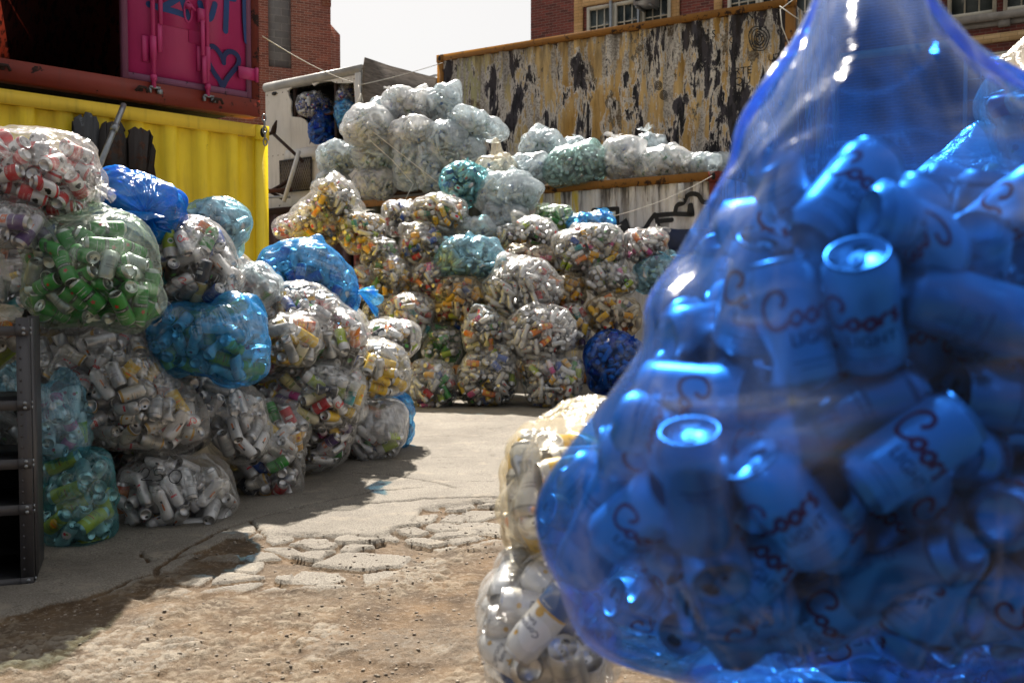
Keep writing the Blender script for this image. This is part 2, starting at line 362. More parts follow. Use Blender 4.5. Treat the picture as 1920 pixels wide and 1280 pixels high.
def film(name, tint, surf, haze=.16, streak=.5, gloss=.42, rough=.2, bumps=.5, big=1.0):
    t = NT(name); O = t.coord('Object')
    uvA = t.coord('UV', (26/big, 1.6, 1)); uvB = t.coord('UV', (5/big, 16/big**2, 1), (3, 1, 0)); c1 = t.n('ShaderNodeMapping'); c1.inputs['Rotation'].default_value = (.4, .9, .5); c1.inputs['Scale'].default_value = (3/big, 22/big, 16/big); t.l(O, c1.inputs['Vector'])
    nA = t.noise(uvA, 1.5, 3, .5, .5); nB = t.noise(uvB, 1.3, 2, .5, .6); nC = t.noise(c1.outputs[0], 1.0, 2, .5, .4); nO = t.noise(O, 5/big, 2, .5, .6)
    def ridge(n, p):
        k = t.n('ShaderNodeClamp'); t.l(t.math('POWER', t.math('MAXIMUM', t.math('SUBTRACT', 1.0, t.math('MULTIPLY', t.math('ABSOLUTE', t.math('SUBTRACT', n, .5)), 5.0)), 0.0), p), k.inputs[0]); return k.outputs[0]
    st = t.math('ADD', t.math('MULTIPLY', ridge(nA, 4), .55), t.math('ADD', t.math('MULTIPLY', ridge(nC, 6), .55), t.math('MULTIPLY', ridge(nB, 7), .35)))
    # streaks come and go over the film
    gate = t.ramp(t.noise(O, 6/big, 2, .5), .38, .62, .1, 1.0); st = t.math('MULTIPLY', st, gate)
    h = t.math('ADD', t.math('MULTIPLY', st, .5), t.math('ADD', t.math('MULTIPLY', nA, .8), t.math('ADD', t.math('MULTIPLY', nC, .8), nO)))
    fine = t.noise(c1.outputs[0], 3.2, 3, .6, .8); h = t.math('ADD', h, t.math('MULTIPLY', fine, .28)); nrm = t.bump(h, bumps, .014)
    lw = t.n('ShaderNodeLayerWeight'); lw.inputs['Blend'].default_value = .28
    patch = t.ramp(t.noise(O, 4/big, 3, .5), .35, .7, .35, 1.5)
    f = t.math('ADD', t.math('MULTIPLY', patch, haze), t.math('ADD', t.math('MULTIPLY', st, streak*.6), t.math('MULTIPLY', t.math('POWER', lw.outputs['Facing'], 2.2), .5)))
    suv = t.n('ShaderNodeSeparateXYZ'); t.l(t.coord('UV'), suv.inputs[0])
    # gathered film lies in several layers near the tie
    f = t.math('ADD', f, t.math('MULTIPLY', t.ramp(suv.outputs[1], .02, .10+.16*(big > 1), .42, 0), t.ramp(nA, .35, .62, .35, 1.2)))
    fc = t.n('ShaderNodeClamp'); t.l(f, fc.inputs[0]); fc.inputs['Max'].default_value = .93
    tr = t.n('ShaderNodeBsdfTransparent'); tr.inputs['Color'].default_value = (*tint, 1)
    di = t.n('ShaderNodeBsdfDiffuse'); di.inputs['Color'].default_value = (*surf, 1); t.l(nrm, di.inputs['Normal'])
    tl = t.n('ShaderNodeBsdfTranslucent'); tl.inputs['Color'].default_value = (*surf, 1)
    gl = t.n('ShaderNodeBsdfGlossy'); gl.inputs['Roughness'].default_value = rough; gl.inputs['Color'].default_value = (.9, .9, .9, 1); t.l(nrm, gl.inputs['Normal'])
    m1 = t.n('ShaderNodeMixShader'); m1.inputs[0].default_value = .5; t.l(di.outputs[0], m1.inputs[1]); t.l(tl.outputs[0], m1.inputs[2])
    m2 = t.n('ShaderNodeMixShader'); t.l(t.math('ADD', gloss*.35, t.math('ADD', t.math('MULTIPLY', t.math('POWER', lw.outputs['Facing'], 2.0), gloss*.9), t.math('MULTIPLY', st, gloss*.6))), m2.inputs[0]); t.l(m1.outputs[0], m2.inputs[1]); t.l(gl.outputs[0], m2.inputs[2])
    m3 = t.n('ShaderNodeMixShader'); t.l(fc.outputs[0], m3.inputs[0]); t.l(tr.outputs[0], m3.inputs[1]); t.l(m2.outputs[0], m3.inputs[2])
    t.l(m3.outputs[0], t.out.inputs['Surface']); return t.m
FILM = {
 'clear': film('clear_plastic_film', (.95, .95, .94), (.68, .68, .67), .065, .85, .5, .15, .7),
 'milky': film('milky_plastic_film', (.92, .92, .92), (.78, .78, .78), .34, .7),
 'cream': film('cream_plastic_film', (.93, .90, .82), (.70, .66, .56), .17),
 'grey': film('grey_clear_plastic_film', (.88, .93, .95), (.64, .70, .73), .34, .7),
 'amber': film('yellowish_plastic_film', (.90, .84, .72), (.46, .41, .32), .12),
 'green': film('greenish_plastic_film', (.86, .93, .87), (.50, .58, .52), .10),
 'sky': film('pale_blue_plastic_film', (.66, .87, .95), (.34, .62, .76), .24, .7),
 'teal': film('teal_plastic_film', (.60, .87, .90), (.14, .48, .54), .16),
 'blue': film('blue_plastic_film', (.34, .70, .95), (.08, .44, .84), .26, .7),
 'seafoam': film('sea_green_plastic_film', (.74, .90, .87), (.48, .68, .66), .26, .7),
 'deep': film('deep_blue_plastic_film', (.14, .40, .86), (.02, .16, .58), .14),
 'strong': film('strong_blue_plastic_film', (.165, .46, .95), (.12, .38, .95), .03, .50, .80, .20, 1.2, 2.0),
 'solidblue': film('opaque_blue_plastic_film', (.01, .12, .45), (.01, .32, .92), .88, .3, .14),
}
# ------------------------------------------------------------ ground
def ground():
    def gp(pts): return np.array([gnd(*p) for p in pts])
    ys = np.concatenate([np.linspace(-3, 1.6, 14), 1.6+np.cumsum(np.geomspace(.0065, .034, 640))*1.0])
    ys = ys[ys < 13.0]; ys = np.concatenate([ys, 13+np.cumsum(np.geomspace(.2, 60, 40))])
    nx = 860; xs = np.linspace(-1, 1, nx); 
    spread = np.where(ys < 13, 0.62*np.abs(ys)+.55, .62*13+.55+(ys-13)*1.2); spread[ys < 1.6] = 1.6
    X = xs[None]*spread[:, None]*1.0; Y = np.repeat(ys[:, None], nx, 1)
    X[:, 0] -= 60+ys*1.0; X[:, -1] += 60+ys*1.0
    wx = X+.06*fbm(X*2.2, Y*2.2, 1.0, 6); wy = Y+.06*fbm(X*2.2, Y*2.2, 9.0, 6)
    def dist_poly(P, x, y):
        d = np.full(x.shape, 9.0)
        for a, b in zip(P[:-1], P[1:]):
            ab = b-a; t = np.clip(((x-a[0])*ab[0]+(y-a[1])*ab[1])/max(ab@ab, 1e-9), 0, 1)
            d = np.minimum(d, np.hypot(x-a[0]-t*ab[0], y-a[1]-t*ab[1]))
        return d
    # front edge of the sound asphalt, as Y over X
    E = gp([(-200, 1200), (90, 1150), (250, 1105), (330, 1075), (430, 1015), (530, 1010), (700, 1012), (780, 985), (800, 962), (960, 940), (1100, 930)])
    ey = np.interp(wx, E[:, 0], E[:, 1])
    sound = 1/(1+np.exp(-(wy-ey)/.012))                       # 1 = sound asphalt
    H = np.zeros_like(X); dirt = 1-sound
    H += sound*(.030+.006*fbm(X*1.3, Y*1.3, 0, 3)+.0022*fbm(X*22, Y*22, 2, 3))
    # cracks in the sound asphalt
    cr = [gp([(80, 1150), (200, 1120), (300, 1085), (350, 1040), (430, 1000), (500, 975), (560, 962), (700, 955), (800, 945), (955, 941)]),
          gp([(330, 1060), (420, 1030), (500, 1000)]), gp([(270, 1045), (290, 1065), (330, 1055)]), gp([(560, 962), (620, 948), (700, 930), (790, 925)]),
          gp([(0, 1165), (120, 1158), (210, 1140)]), gp([(660, 895), (760, 905), (860, 925)]), gp([(480, 985), (500, 1010), (470, 1030)])]
    crack = np.full(X.shape, 9.0)
    for i, c in enumerate(cr): crack = np.minimum(crack, dist_poly(c, wx+.02*fbm(X*9, Y*9, 4, 3), wy+.02*fbm(X*9, Y*9, 5, 3))*(1 if i < 2 else 1.8))
    ck = np.exp(-(crack/.012)**2); H -= sound*ck*.026; dirt = np.maximum(dirt, np.exp(-(crack/.016)**2)*.9)
    # broken slabs
    HC = True
    def voro(x, y, s, seed):
        gx, gy = np.floor(x/s), np.floor(y/s); f1 = np.full(x.shape, 9.); f2 = f1.copy(); cid = np.zeros(x.shape)
        for i in (-1, 0, 1):
            for j in (-1, 0, 1):
                px = (gx+i+.12+.76*_h(gx+i, gy+j, np.full_like(gx, seed)))*s; py = (gy+j+.12+.76*_h(gx+i, gy+j, np.full_like(gx, seed+1)))*s
                d = np.hypot(x-px, y-py); h = _h(gx+i, gy+j, np.full_like(gx, seed+2))
                n = d < f1; f2 = np.where(n, f1, np.minimum(f2, d)); cid = np.where(n, h, cid); f1 = np.where(n, d, f1)
        return (f2-f1)/s, cid
    e, cid = voro(wx*.8+.016*fbm(X*9, Y*9, 3, 4), wy+.016*fbm(X*9, Y*9, 6, 4), .15, 11)
    eb, cb = voro(wx*.75+.016*fbm(X*9, Y*9, 3, 4), wy+.016*fbm(X*9, Y*9, 6, 4), .25, 71)
    sel = fbm(X*1.7, Y*1.7, 33, 2) > -.02; e = np.where(sel, eb, e); cid = np.where(sel, cb, cid)
    ec, cc_ = voro(wx+.10*fbm(X*3, Y*3, 50, 4), wy+.10*fbm(X*3, Y*3, 51, 4), .95, 91); fine_ = np.exp(-(ec/.0075)**2)*(fbm(X*.9, Y*.9, 52, 2) > -.12); H -= sound*fine_*.010; dirt = np.maximum(dirt, sound*fine_*.7)
    gap = .08+.13*_h(np.floor(cid*1e4), cid*0, cid*0)
    pl = np.clip((e-gap)/.035, 0, 1); pl = pl*pl*(3-2*pl)
    rel = (wy-ey)      # negative in front of edge
    zone = np.clip((rel+.95+.25*fbm(X*1.5, Y*1.5, 8, 2))/.18, 0, 1)*(1-sound)
    zone *= np.clip((X+1.35+.2*fbm(X*2, Y*2, 5, 2))/.15, 0, 1)
    keep = (cid > .22).astype(float)
    slab = pl*zone*keep
    H += slab*(.012+.020*_h(np.floor(cid*7919), cid*0+2, cid*0))*(1+.0*X) + slab*.002*fbm(X*25, Y*25, 7, 2)
    # rubble zone
    rub = (1-sound)*(1-slab)
    r1 = fbm(X*9, Y*9, 12, 5); r2 = fbm(X*34, Y*34, 13, 3); base = fbm(X*1.6, Y*1.6, 14, 3)
    patch = np.clip((fbm(X*2.6, Y*2.6, 15, 4)+.12)/.22, 0, 1)
    patch = patch*(1-.75*zone)
    stones = np.zeros_like(X); hs = np.zeros_like(X)
    for sc, sd, thr, hh in ((.062, 31, .55, .010), (.030, 47, .45, .0065)):
        e2, c2 = voro(wx+.01*r1, (wy+.01*r2)*1.35, sc, sd); pb = np.clip((e2-.10)/.22, 0, 1)*(c2 > thr)*patch
        hs = np.maximum(hs, pb*hh*(.4+.6*_h(np.floor(c2*9973), c2*0+3, c2*0))); stones = np.maximum(stones, pb*(.35+.65*_h(np.floor(c2*9973), c2*0+5, c2*0)))
    peb = stones
    H += rub*(.010*base+.006*r1+.0022*r2+hs)
    # old asphalt crust patches in the rubble
    crust = (1-sound)*(1-zone)*np.clip((fbm(X*2.3, Y*2.3, 20, 5)+.04)/.07, 0, 1)
    H += crust*(.008+.004*r2+.004*r1)
    dirt = dirt*(1-slab*.95)*(1-crust*.42)*(1-.3*peb)
    H[Y < 1.5] = 0; H *= np.clip((13-Y)/3, 0, 1)
    H[:, 0] = 0; H[:, -1] = 0
    n = len(ys); idx = np.arange(n*nx).reshape(n, nx)
    Q = np.stack([idx[:-1, :-1], idx[:-1, 1:], idx[1:, 1:], idx[1:, :-1]], -1).reshape(-1, 4)
    V = np.stack([X, Y, H], -1).reshape(-1, 3)
    t = NT('broken_asphalt_and_dirt'); O = t.coord(); at_ = t.n('ShaderNodeAttribute', attribute_name='dirt'); ao = t.n('ShaderNodeAttribute', attribute_name='stone')
    n1 = t.noise(O, 2.2, 6, .65); n2 = t.noise(O, 42, 5, .7); n3 = t.noise(O, 130, 3, .8); n4 = t.noise(O, 7, 5, .6)
    asp = t.mix(t.ramp(n1, .3, .7), lin('#7e786f'), lin('#948e83'))
    asp = t.mix(t.ramp(n3, .42, .56), t.mix(.55, asp, lin('#4a443d')), asp)
    asp = t.mix(t.ramp(n3, .64, .68, 0, .6), asp, lin('#bdb4a6'))
    asp = t.mix(t.ramp(n4, .57, .66, 0, .5), asp, lin('#958c7e'))
    asp = t.mix(t.ramp(t.noise(O, .9, 6, .7, .5), .50, .70, 0, .45), asp, lin('#5d574f'))
    asp = t.mix(t.ramp(t.noise(O, 17, 4, .6), .63, .67, 0, .5), asp, lin('#4c463f'))
    dr = t.mix(t.ramp(n4, .35, .65), lin('#463829'), lin('#6a563f'))
    dr = t.mix(t.ramp(n2, .52, .62, 0, .55), dr, lin('#8a7d6e')); dr = t.mix(t.ramp(n3, .58, .66, 0, .6), dr, lin('#33291f'))
    dr = t.mix(t.ramp(n1, .42, .62, 0, .45), dr, lin('#60564a'))
    stc = t.mix(t.ramp(n2, .4, .6), lin('#7d7364'), lin('#958a78'))
    c = t.mix(t.ramp(t.math('ADD', at_.outputs['Fac'], t.math('MULTIPLY', t.math('SUBTRACT', n2, .5), .5)), .4, .6), asp, dr)
    c = t.mix(ao.outputs['Fac'], c, stc)
    t.principled(c, .93, 0, t.bump(t.math('ADD', n2, t.math('MULTIPLY', n3, 1.0)), .9, .009), .25)
    me = mesh_np('ground', V, [Q], t.m, smooth=True)
    a = me.attributes.new('dirt', 'FLOAT', 'POINT'); a.data.foreach_set('value', dirt.astype(np.float32).ravel())
    a = me.attributes.new('stone', 'FLOAT', 'POINT'); a.data.foreach_set('value', (np.clip(peb*rub, 0, 1)*.6).astype(np.float32).ravel())
    o = link('ground', me); tag(o, kind='structure')
    # gravel: small broken stones lying in the dirt
    tpl = []
    for s in range(8):
        bm = bmesh.new(); bmesh.ops.create_icosphere(bm, subdivisions=1, radius=1)
        vv = np.array([v.co[:] for v in bm.verts]); ff = np.array([[v.index for v in f.verts] for f in bm.faces]); bm.free()
        r = np.random.default_rng(s); vv = vv*(1+.35*r.standard_normal((len(vv), 1)).clip(-1, 1)); vv *= (1, .75, .42+.1*r.random()); tpl.append((vv, ff))
    R = np.random.default_rng(5); VV = []; FF = []; CC = []; nn = 0; N = 9000
    gy = 1.9+R.random(N*2)**.8*4.2; gx = (R.random(N*2)*2-1)*(.6*gy)
    eyy = np.interp(gx, E[:, 0], E[:, 1]); ok = (gy < eyy-.01) & (gx < .55)
    dens = np.clip((fbm(gx*1.8, gy*1.8, 40, 3)+.25)/.5, .08, 1); ok &= R.random(N*2) < dens
    gx, gy = gx[ok][:N], gy[ok][:N]
    iy = np.searchsorted(ys, gy).clip(1, n-1); sp = np.interp(gy, ys, spread); ix = ((gx/sp+1)/2*(nx-1)).round().astype(int).clip(0, nx-1)
    gz = H[iy, ix]
    for x, y, z in zip(gx, gy, gz):
        vv, ff = tpl[R.integers(8)]; s = .0016+.0075*R.random()**4; a = R.random()*6.28; c_, s_ = math.cos(a), math.sin(a)
        p = vv*s; p = np.stack([p[:, 0]*c_-p[:, 1]*s_, p[:, 0]*s_+p[:, 1]*c_, p[:, 2]], 1)+(x, y, z+s*.2)
        VV.append(p); FF.append(ff+nn); nn += len(vv); g = R.random(); b = np.array(lin('#6a6157'))*(1-g)+np.array(lin('#9a9082'))*g
        CC.append(np.tile([*b, 1], (len(ff), 1)))
    t = NT('gravel_stone'); ca = t.n('ShaderNodeVertexColor', layer_name='Col'); t.principled(ca.outputs['Color'], .9, 0, None, .2)
    o = link('gravel', mesh_np('gravel', np.concatenate(VV), [np.concatenate(FF)], t.m, col=np.concatenate(CC)))
    tag(o, 'small grey and brown broken stones scattered over the dirt', 'gravel', kind='stuff')
ground()

# ------------------------------------------------------------ shipping containers
def corrug(mb, L, z0, z1, y, depth=.045, pitch=.278, x0=0.0, nz=1):
    """trapezoid corrugated wall along x, front plane y, recess y+depth"""
    xs = []; x = x0; 
    while x < x0+L:
        for dx, dy in ((0, 0), (.10, 0), (.122, 1), (.256, 1)):
            if x+dx < x0+L: xs.append((x+dx, y+dy*depth))
        x += pitch
    xs.append((x0+L, y)); V = []
    for a, b in xs: V += [(a, b, z0), (a, b, z1)]
    Q = [(2*i, 2*i+2, 2*i+3, 2*i+1) for i in range(len(xs)-1)]
    mb.add(V, Q)
def casting(mb, x0, x1, y0, y1, z0, z1): mb.box((x0, y0, z0), (x1, y1, z1))
def container(Mx, L, W, H, label, group, panel, rail, post, top=None, name='shipping_container', ends=True):
    r = empty(name, mat=Mx); tag(r, label, 'container', group)
    b = MB(); corrug(b, L-.24, .16, H-.10, .03, x0=.12); b.build('side_panel', panel, r)
    b = MB(); corrug(b, L-.24, .16, H-.10, W-.07, x0=.12); b.build('side_panel', panel, r)
    b = MB(); b.box((.12, 0.0, H-.10), (L-.12, .06, H)); b.build('top_rail', rail, r)
    b = MB(); b.box((.12, W-.06, H-.10), (L-.12, W, H)); b.build('top_rail', rail, r)
    b = MB(); b.box((.12, 0.0, .02), (L-.12, .06, .16)); b.build('bottom_rail', rail, r)
    b = MB(); b.box((.12, W-.06, .02), (L-.12, W, .16)); b.build('bottom_rail', rail, r)
    b = MB(); b.box((.08, .061, H-.03), (L-.08, W-.061, H-.012)); b.build('roof', top or rail, r)
    b = MB(); b.box((.08, .061, .1), (L-.08, W-.061, .14)); b.build('floor_frame', rail, r)
    for x in (0, L-.12):
        for y in (0, W-.12):
            b = MB(); b.box((x+.004, y+.004, .121), (x+.116, y+.116, H-.121)); b.build('corner_post', post, r)
            for z in (0, H-.12):
                b = MB(); b.box((x-.004, y-.006, z), (x+.124, y+.126, z+.121)); k = b.build('corner_casting', post, r)
                b = MB(); th = np.linspace(0, 2*np.pi, 17)[:-1]
                b.prism([(x+.06+.026*np.cos(a), z+.06+.042*np.sin(a)) for a in th], y-.0085, y-.0065); b.build('casting_hole', M['black'], k)
    if ends:
        for x in (.03, L-.05):
            b = MB(); b.box((x, .12, .16), (x+.02, W-.12, H-.06)); b.build('end_panel', panel, r)
    return r
# yellow container, right end at pixel 507
Lc = 6.058
dY = (.693, .72); yr = np.array([-2.115, 8.70])
MY = frame(yr[0]-dY[0]*Lc, yr[1]-dY[1]*Lc, *dY)
yc = container(MY, Lc, 2.44, 2.59, 'bright yellow corrugated shipping container under the pink-doored one', 'shipping containers in the yard', M['yellow'], M['yrail'], M['yellow'])
# red container, door end facing us, on top
R0 = np.array([-2.165-.693*2.438, 8.62-.72*2.438])
MR = frame(R0[0], R0[1], *dY, oz=2.655)
rc = empty('shipping_container', mat=MR); tag(rc, 'rust red container with one pink door, stacked on the yellow one', 'container', 'shipping containers in the yard')
W2, L2, H2 = 2.438, 6.058, 2.6
b = MB(); b.box((.0, 0, 0), (W2, .16, .145)); b.build('door_sill', M['red'], rc)
b = MB(); b.box((0, 0, H2-.12), (W2, .16, H2)); b.build('door_header', M['rustred'], rc)
for x in (0, W2-.07):
    b = MB(); b.box((x, .002, .146), (x+.07, .15, H2-.121)); b.build('corner_post', M['rustred'], rc)
b = MB(); b.box((0, .161, .1), (.04, L2, H2)); b.build('side_panel', M['rustred'], rc)
b = MB(); b.box((W2-.04, .161, .1), (W2, L2, H2)); b.build('side_panel', M['rustred'], rc)
b = MB(); b.box((.041, L2-.04, .1), (W2-.041, L2, H2-.05)); b.build('end_panel', M['rustred'], rc)
b = MB(); b.box((.041, .161, H2-.04), (W2-.041, L2-.041, H2)); b.build('roof', M['rustred'], rc)
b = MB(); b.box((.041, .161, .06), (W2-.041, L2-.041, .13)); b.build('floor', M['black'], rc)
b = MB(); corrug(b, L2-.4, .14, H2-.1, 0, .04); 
Vv = np.concatenate(b.v); Vv = np.stack([.045+Vv[:, 1], Vv[:, 0]+.2, Vv[:, 2]], 1); link('black_lining', mesh_np('black_lining', Vv, [np.concatenate(b.q)], M['black']), rc)
for x in (.33, 1.35, 2.0):
    b = MB(); b.box((x, -.02, .06), (x+.035, -.001, .10)); b.tube([(x-.03, -.03, .055), (x+.0, -.035, .09), (x+.05, -.035, .09), (x+.07, -.03, .055)], .012, 6); b.build('lashing_lug', M['darkrust'], rc)
# the pink door (right leaf)
dx0, dx1 = W2-.07-1.13, W2-.07-.004
dr = empty('door'); dr.parent = rc; tag(dr, 'closed pink door leaf with blue spray paint')
b = MB(); pts = [(dx0, .02), (dx0+.26, .02), (dx0+.27, .02), (dx1, .02)]
b.box((dx0+.045, .022, .20), (dx1-.045, .06, H2-.16)); b.build('door_panel', M['pink'], dr)
b = MB(); b.box((dx0+.30, .012, .62), (dx0+.72, .0215, 1.93)); b.box((dx0+.56, .0135, .52), (dx1-.10, .0212, 1.66)); b.build('raised_panel', M['pink'], dr)
b = MB()
b.box((dx0, .006, .15), (dx0+.044, .055, H2-.13)); b.box((dx1-.044, .006, .15), (dx1, .055, H2-.13)); b.box((dx0+.0445, .006, .15), (dx1-.0445, .055, .199)); b.box((dx0+.0445, .006, H2-.159), (dx1-.0445, .055, H2-.13))
b.build('door_seal', M['pinkgrey'], dr)
def lockrod(x):
    b = MB(); b.tube([(x, -.022, .10), (x, -.022, H2-.1)], .018, 10); b.tube([(x, -.022, .32), (x, -.022, .50)], .026, 10)
    b.tube([(x, -.022, .16), (x, -.022, .20)], .026, 10)
    k = b.build('lock_rod', M['pink'], dr)
    b = MB(); b.box((x-.035, -.035, .095), (x+.05, -.006, .112)); b.box((x-.04, -.03, .06), (x-.02, -.004, .10)); b.box((x+.03, -.03, .06), (x+.07, -.004, .095)); b.build('cam_keeper', M['zinc'], k)
    b = MB(); b.box((x-.075, .0, .30), (x-.02, .0205, .50)); b.build('rod_bracket', M['pink'], k)
    return k
k = lockrod(dx0+.235)
b = MB(); b.box((dx0+.265, -.03, 1.02), (dx0+.325, .018, 1.14)); b.box((dx0+.275, -.05, .60), (dx0+.305, -.03, 1.03)); b.box((dx0+.265, -.045, .38), (dx0+.30, -.03, .60)); b.build('handle', M['pink'], k)
k = lockrod(dx0+.70)
b = MB(); b.box((dx0+.625, -.03, .69), (dx0+.69, .018, .80)); b.box((dx0+.635, -.05, .42), (dx0+.665, -.03, .70)); b.box((dx0+.645, -.045, .20), (dx0+.68, -.03, .42)); b.build('handle', M['pink'], k)
for x, z in ((dx0+.46, 1.09), (dx0+.55, .76)):
    b = MB(); th = np.linspace(0, 2*np.pi, 17)
    b.tube([(x+.032*np.cos(a), .008, z+.085*np.sin(a)) for a in th[:-1]], .009, 6, closed=True); b.box((x-.025, -.02, z+.02), (x+.025, .011, z+.06)); b.tube([(x-.03, -.02, z+.03), (x+.01, -.035, z+.035), (x+.045, -.03, z+.01)], .010, 6); b.build('handle_catch', M['pink'], dr)
for z in (.30, 1.15, 2.1):
    b = MB(); b.box((dx1-.13, -.012, z), (W2-.02, .004, z+.10)); b.tube([(W2-.035, -.012, z-.01), (W2-.035, -.012, z+.11)], .016, 8); b.build('hinge', M['pink'], dr)
def paint_on(name, M4, strokes, w, mat, parent, y=-.001, smooth=6):
    b = MB()
    for i, s in enumerate(strokes):
        V, Q = ribbon(s, w if np.ndim(w) == 0 else w, smooth); yy = y-.0006*i
        b.add(np.stack([V[:, 0], np.full(len(V), yy), V[:, 1]], 1), Q)
        for e in (s[0], s[-1]):
            th = np.linspace(0, 2*np.pi, 13)[:-1]; ww = (w if np.ndim(w) == 0 else (w[0] if e is s[0] else w[-1]))/2
            Vc = [(e[0], yy-.0002, e[1])]+[(e[0]+ww*np.cos(a), yy-.0002, e[1]+ww*np.sin(a)) for a in th]
            b.add(Vc, (), [(0, 1+i_, 1+(i_+1) % 12) for i_ in range(12)])
    return b.build(name, mat, parent)
PR = lambda pts: [on_plane(MR, *p) for p in pts]
paint_on('heart_graffiti', MR, [PR([(421, 118), (418, 108), (410, 95), (401, 87), (392, 90), (389, 102), (394, 120), (404, 138), (413, 151), (418, 163)]), PR([(421, 118), (422, 105), (430, 97), (442, 100), (449, 110), (447, 122), (437, 135), (427, 148), (421, 160)]), PR([(419, 155), (420, 170), (427, 185)])], .042, M['bluespray'], dr, .0105)
paint_on('letter_graffiti', MR, [PR([(280, 8), (300, 14), (330, 22), (352, 30)]), PR([(300, 16), (322, 5), (342, -8)]), PR([(340, -10), (346, 10), (354, 32)]), PR([(376, 6), (384, 30), (396, 34), (404, 8)]), PR([(405, -10), (440, -2)]), PR([(426, -5), (425, 30), (424, 58)]), PR([(460, -6), (461, 40), (464, 78)])], .05, M['bluespray2'], dr, .0105)
# chain at the corner
b = MB()
for i in range(5):
    c = at(495+i*.6, 222+i*11, 8.55); a = i*math.pi/2+.4
    ring = [(c[0]+.016*math.cos(q)*math.cos(a), c[1]+.016*math.cos(q)*math.sin(a), c[2]+.033*math.sin(q)) for q in np.linspace(0, 2*np.pi, 13)[:-1]]
    b.tube(ring, .006, 6, closed=True)
ch = b.build('chain', M['zinc'], smooth=True); tag(ch, 'short steel chain hanging at the corner between yellow and red containers', 'chain')
# rusty container up behind
MRu = frame(-1.27, 17.0, .843, -.538, oz=2.61)
ru = container(MRu, Lc, 2.44, 2.59, 'ochre container with peeling black and white paint layers, upper level', 'shipping containers in the yard', M['peeled'], M['ochre'], M['ochre'])
ru0 = container(frame(-1.27, 17.0, .843, -.538), Lc, 2.44, 2.59, 'dark container beneath the peeling ochre one', 'shipping containers in the yard', M['maroon'], M['ochre'], M['ochre'])
def lettering(name, s, MM, px, py, size, mat, parent, y=-.002, sx=1, rot=0):
    V, T = text2d(s); x, z = on_plane(MM, px, py); c_, s_ = math.cos(rot), math.sin(rot)
    U = np.stack([V[:, 0]*sx*c_-V[:, 1]*s_, V[:, 0]*sx*s_+V[:, 1]*c_], 1)*size
    b = MB(); b.add(np.stack([x+U[:, 0], np.full(len(V), y), z+U[:, 1]], 1), (), T); return b.build(name, mat, parent)
for i, ch_ in enumerate('22G1'): lettering('code_letter', ch_, MRu, 1371, 46+i*14.5, .15, M['blackpaint'], ru, .022, .8)
for s, px, py, sz in (('UZICS', 1463, 106, .13), ('ART', 1458, 118, .13), ('RTE', 1392, 133, .15), ('QU', 1391, 152, .16), ('87', 1371, 139, .09), ('LIC', 1368, 130, .09), ('S', 1337, 64, .15), ('IN', 1403, 30, .15)):
    lettering('stencil_lettering', s, MRu, px, py, sz, M['blackpaint'], ru, .022, 1)
rings = []
for k in range(4):
    rx, ry = 5+4.6*k, 7+5.6*k; rings.append([on_plane(MRu, 1422+rx*math.cos(a)*(1+.08*math.sin(3*a+k)), 72+ry*math.sin(a)*(1+.06*math.cos(4*a+k))) for a in np.linspace(.2, 6.4, 22)])
rings.append([on_plane(MRu, *p) for p in [(1416, 66), (1419, 63), (1422, 66), (1419, 69), (1416, 66)]]); rings.append([on_plane(MRu, *p) for p in [(1424, 66), (1427, 63), (1430, 66), (1427, 69), (1424, 66)]]); rings.append([on_plane(MRu, *p) for p in [(1415, 76), (1420, 82), (1427, 82), (1430, 76)]])
paint_on('ring_doodle', MRu, rings, .014, M['blackpaint'], ru, .024)
for (cx, cy) in ((1233, 160), (1243, 178)):
    for k in range(3): paint_on('roundel_scrap', MRu, [[on_plane(MRu, cx+(2+2.4*k)*math.cos(a), cy+(2.6+2.8*k)*math.sin(a)) for a in np.linspace(0, 6.3, 14)]], .012, M['blackpaint'], ru, .024)
# white container in front
MW = frame(2.41-.8*Lc, 11.7+.6*Lc, .8, -.6)
wcn = container(MW, Lc, 2.44, 2.59, 'white graffitied container with yellow patches and rusty top rail', 'shipping containers in the yard', M['whitecont'], M['ochre'], M['rustred'])
PW = lambda pts: [on_plane(MW, *p) for p in pts]
paint_on('box_graffiti', MW, [PW([(1110, 394), (1156, 391)]), PW([(1156, 391), (1156, 418), (1158, 440)])], .055, M['blackpaint'], wcn, .024, 4)
paint_on('outline_graffiti', MW, [PW([(1209, 426), (1218, 412), (1226, 402)]), PW([(1224, 404), (1260, 401), (1295, 402)]), PW([(1228, 404), (1232, 420), (1234, 434)]), PW([(1230, 415), (1258, 412)]), PW([(1264, 400), (1268, 385), (1280, 380), (1286, 368), (1296, 363), (1308, 366), (1316, 378), (1326, 379)]), PW([(1290, 402), (1292, 385)]), PW([(1297, 402), (1294, 384)])], .055, M['blackpaint'], wcn, .024, 4)
b = MB()
V = PW([(1286, 402), (1291, 380), (1298, 384), (1300, 404)]); b.prism(V, .018, .0235)
V = PW([(1150, 426), (1173, 408), (1180, 428), (1210, 425), (1215, 445), (1150, 445)]); b.prism(V, .018, .0225)
b.build('graffiti_fill', M['blackpaint'], wcn)
b = MB(); b.prism(PW([(1238, 426), (1270, 430), (1326, 429), (1340, 440), (1330, 475), (1255, 480)]), .0185, .0232); b.build('graffiti_block', plain('navy_graffiti_paint', '#152343', .7), wcn)
b = MB(); x, z = on_plane(MW, 1278, 358); b.box((x-.035, -.03, z-.09), (x+.035, .02, z+.09)); b.box((x-.022, -.04, z-.13), (x+.022, .02, z-.1)); b.build('vent_box', M['whitebox'], wcn)
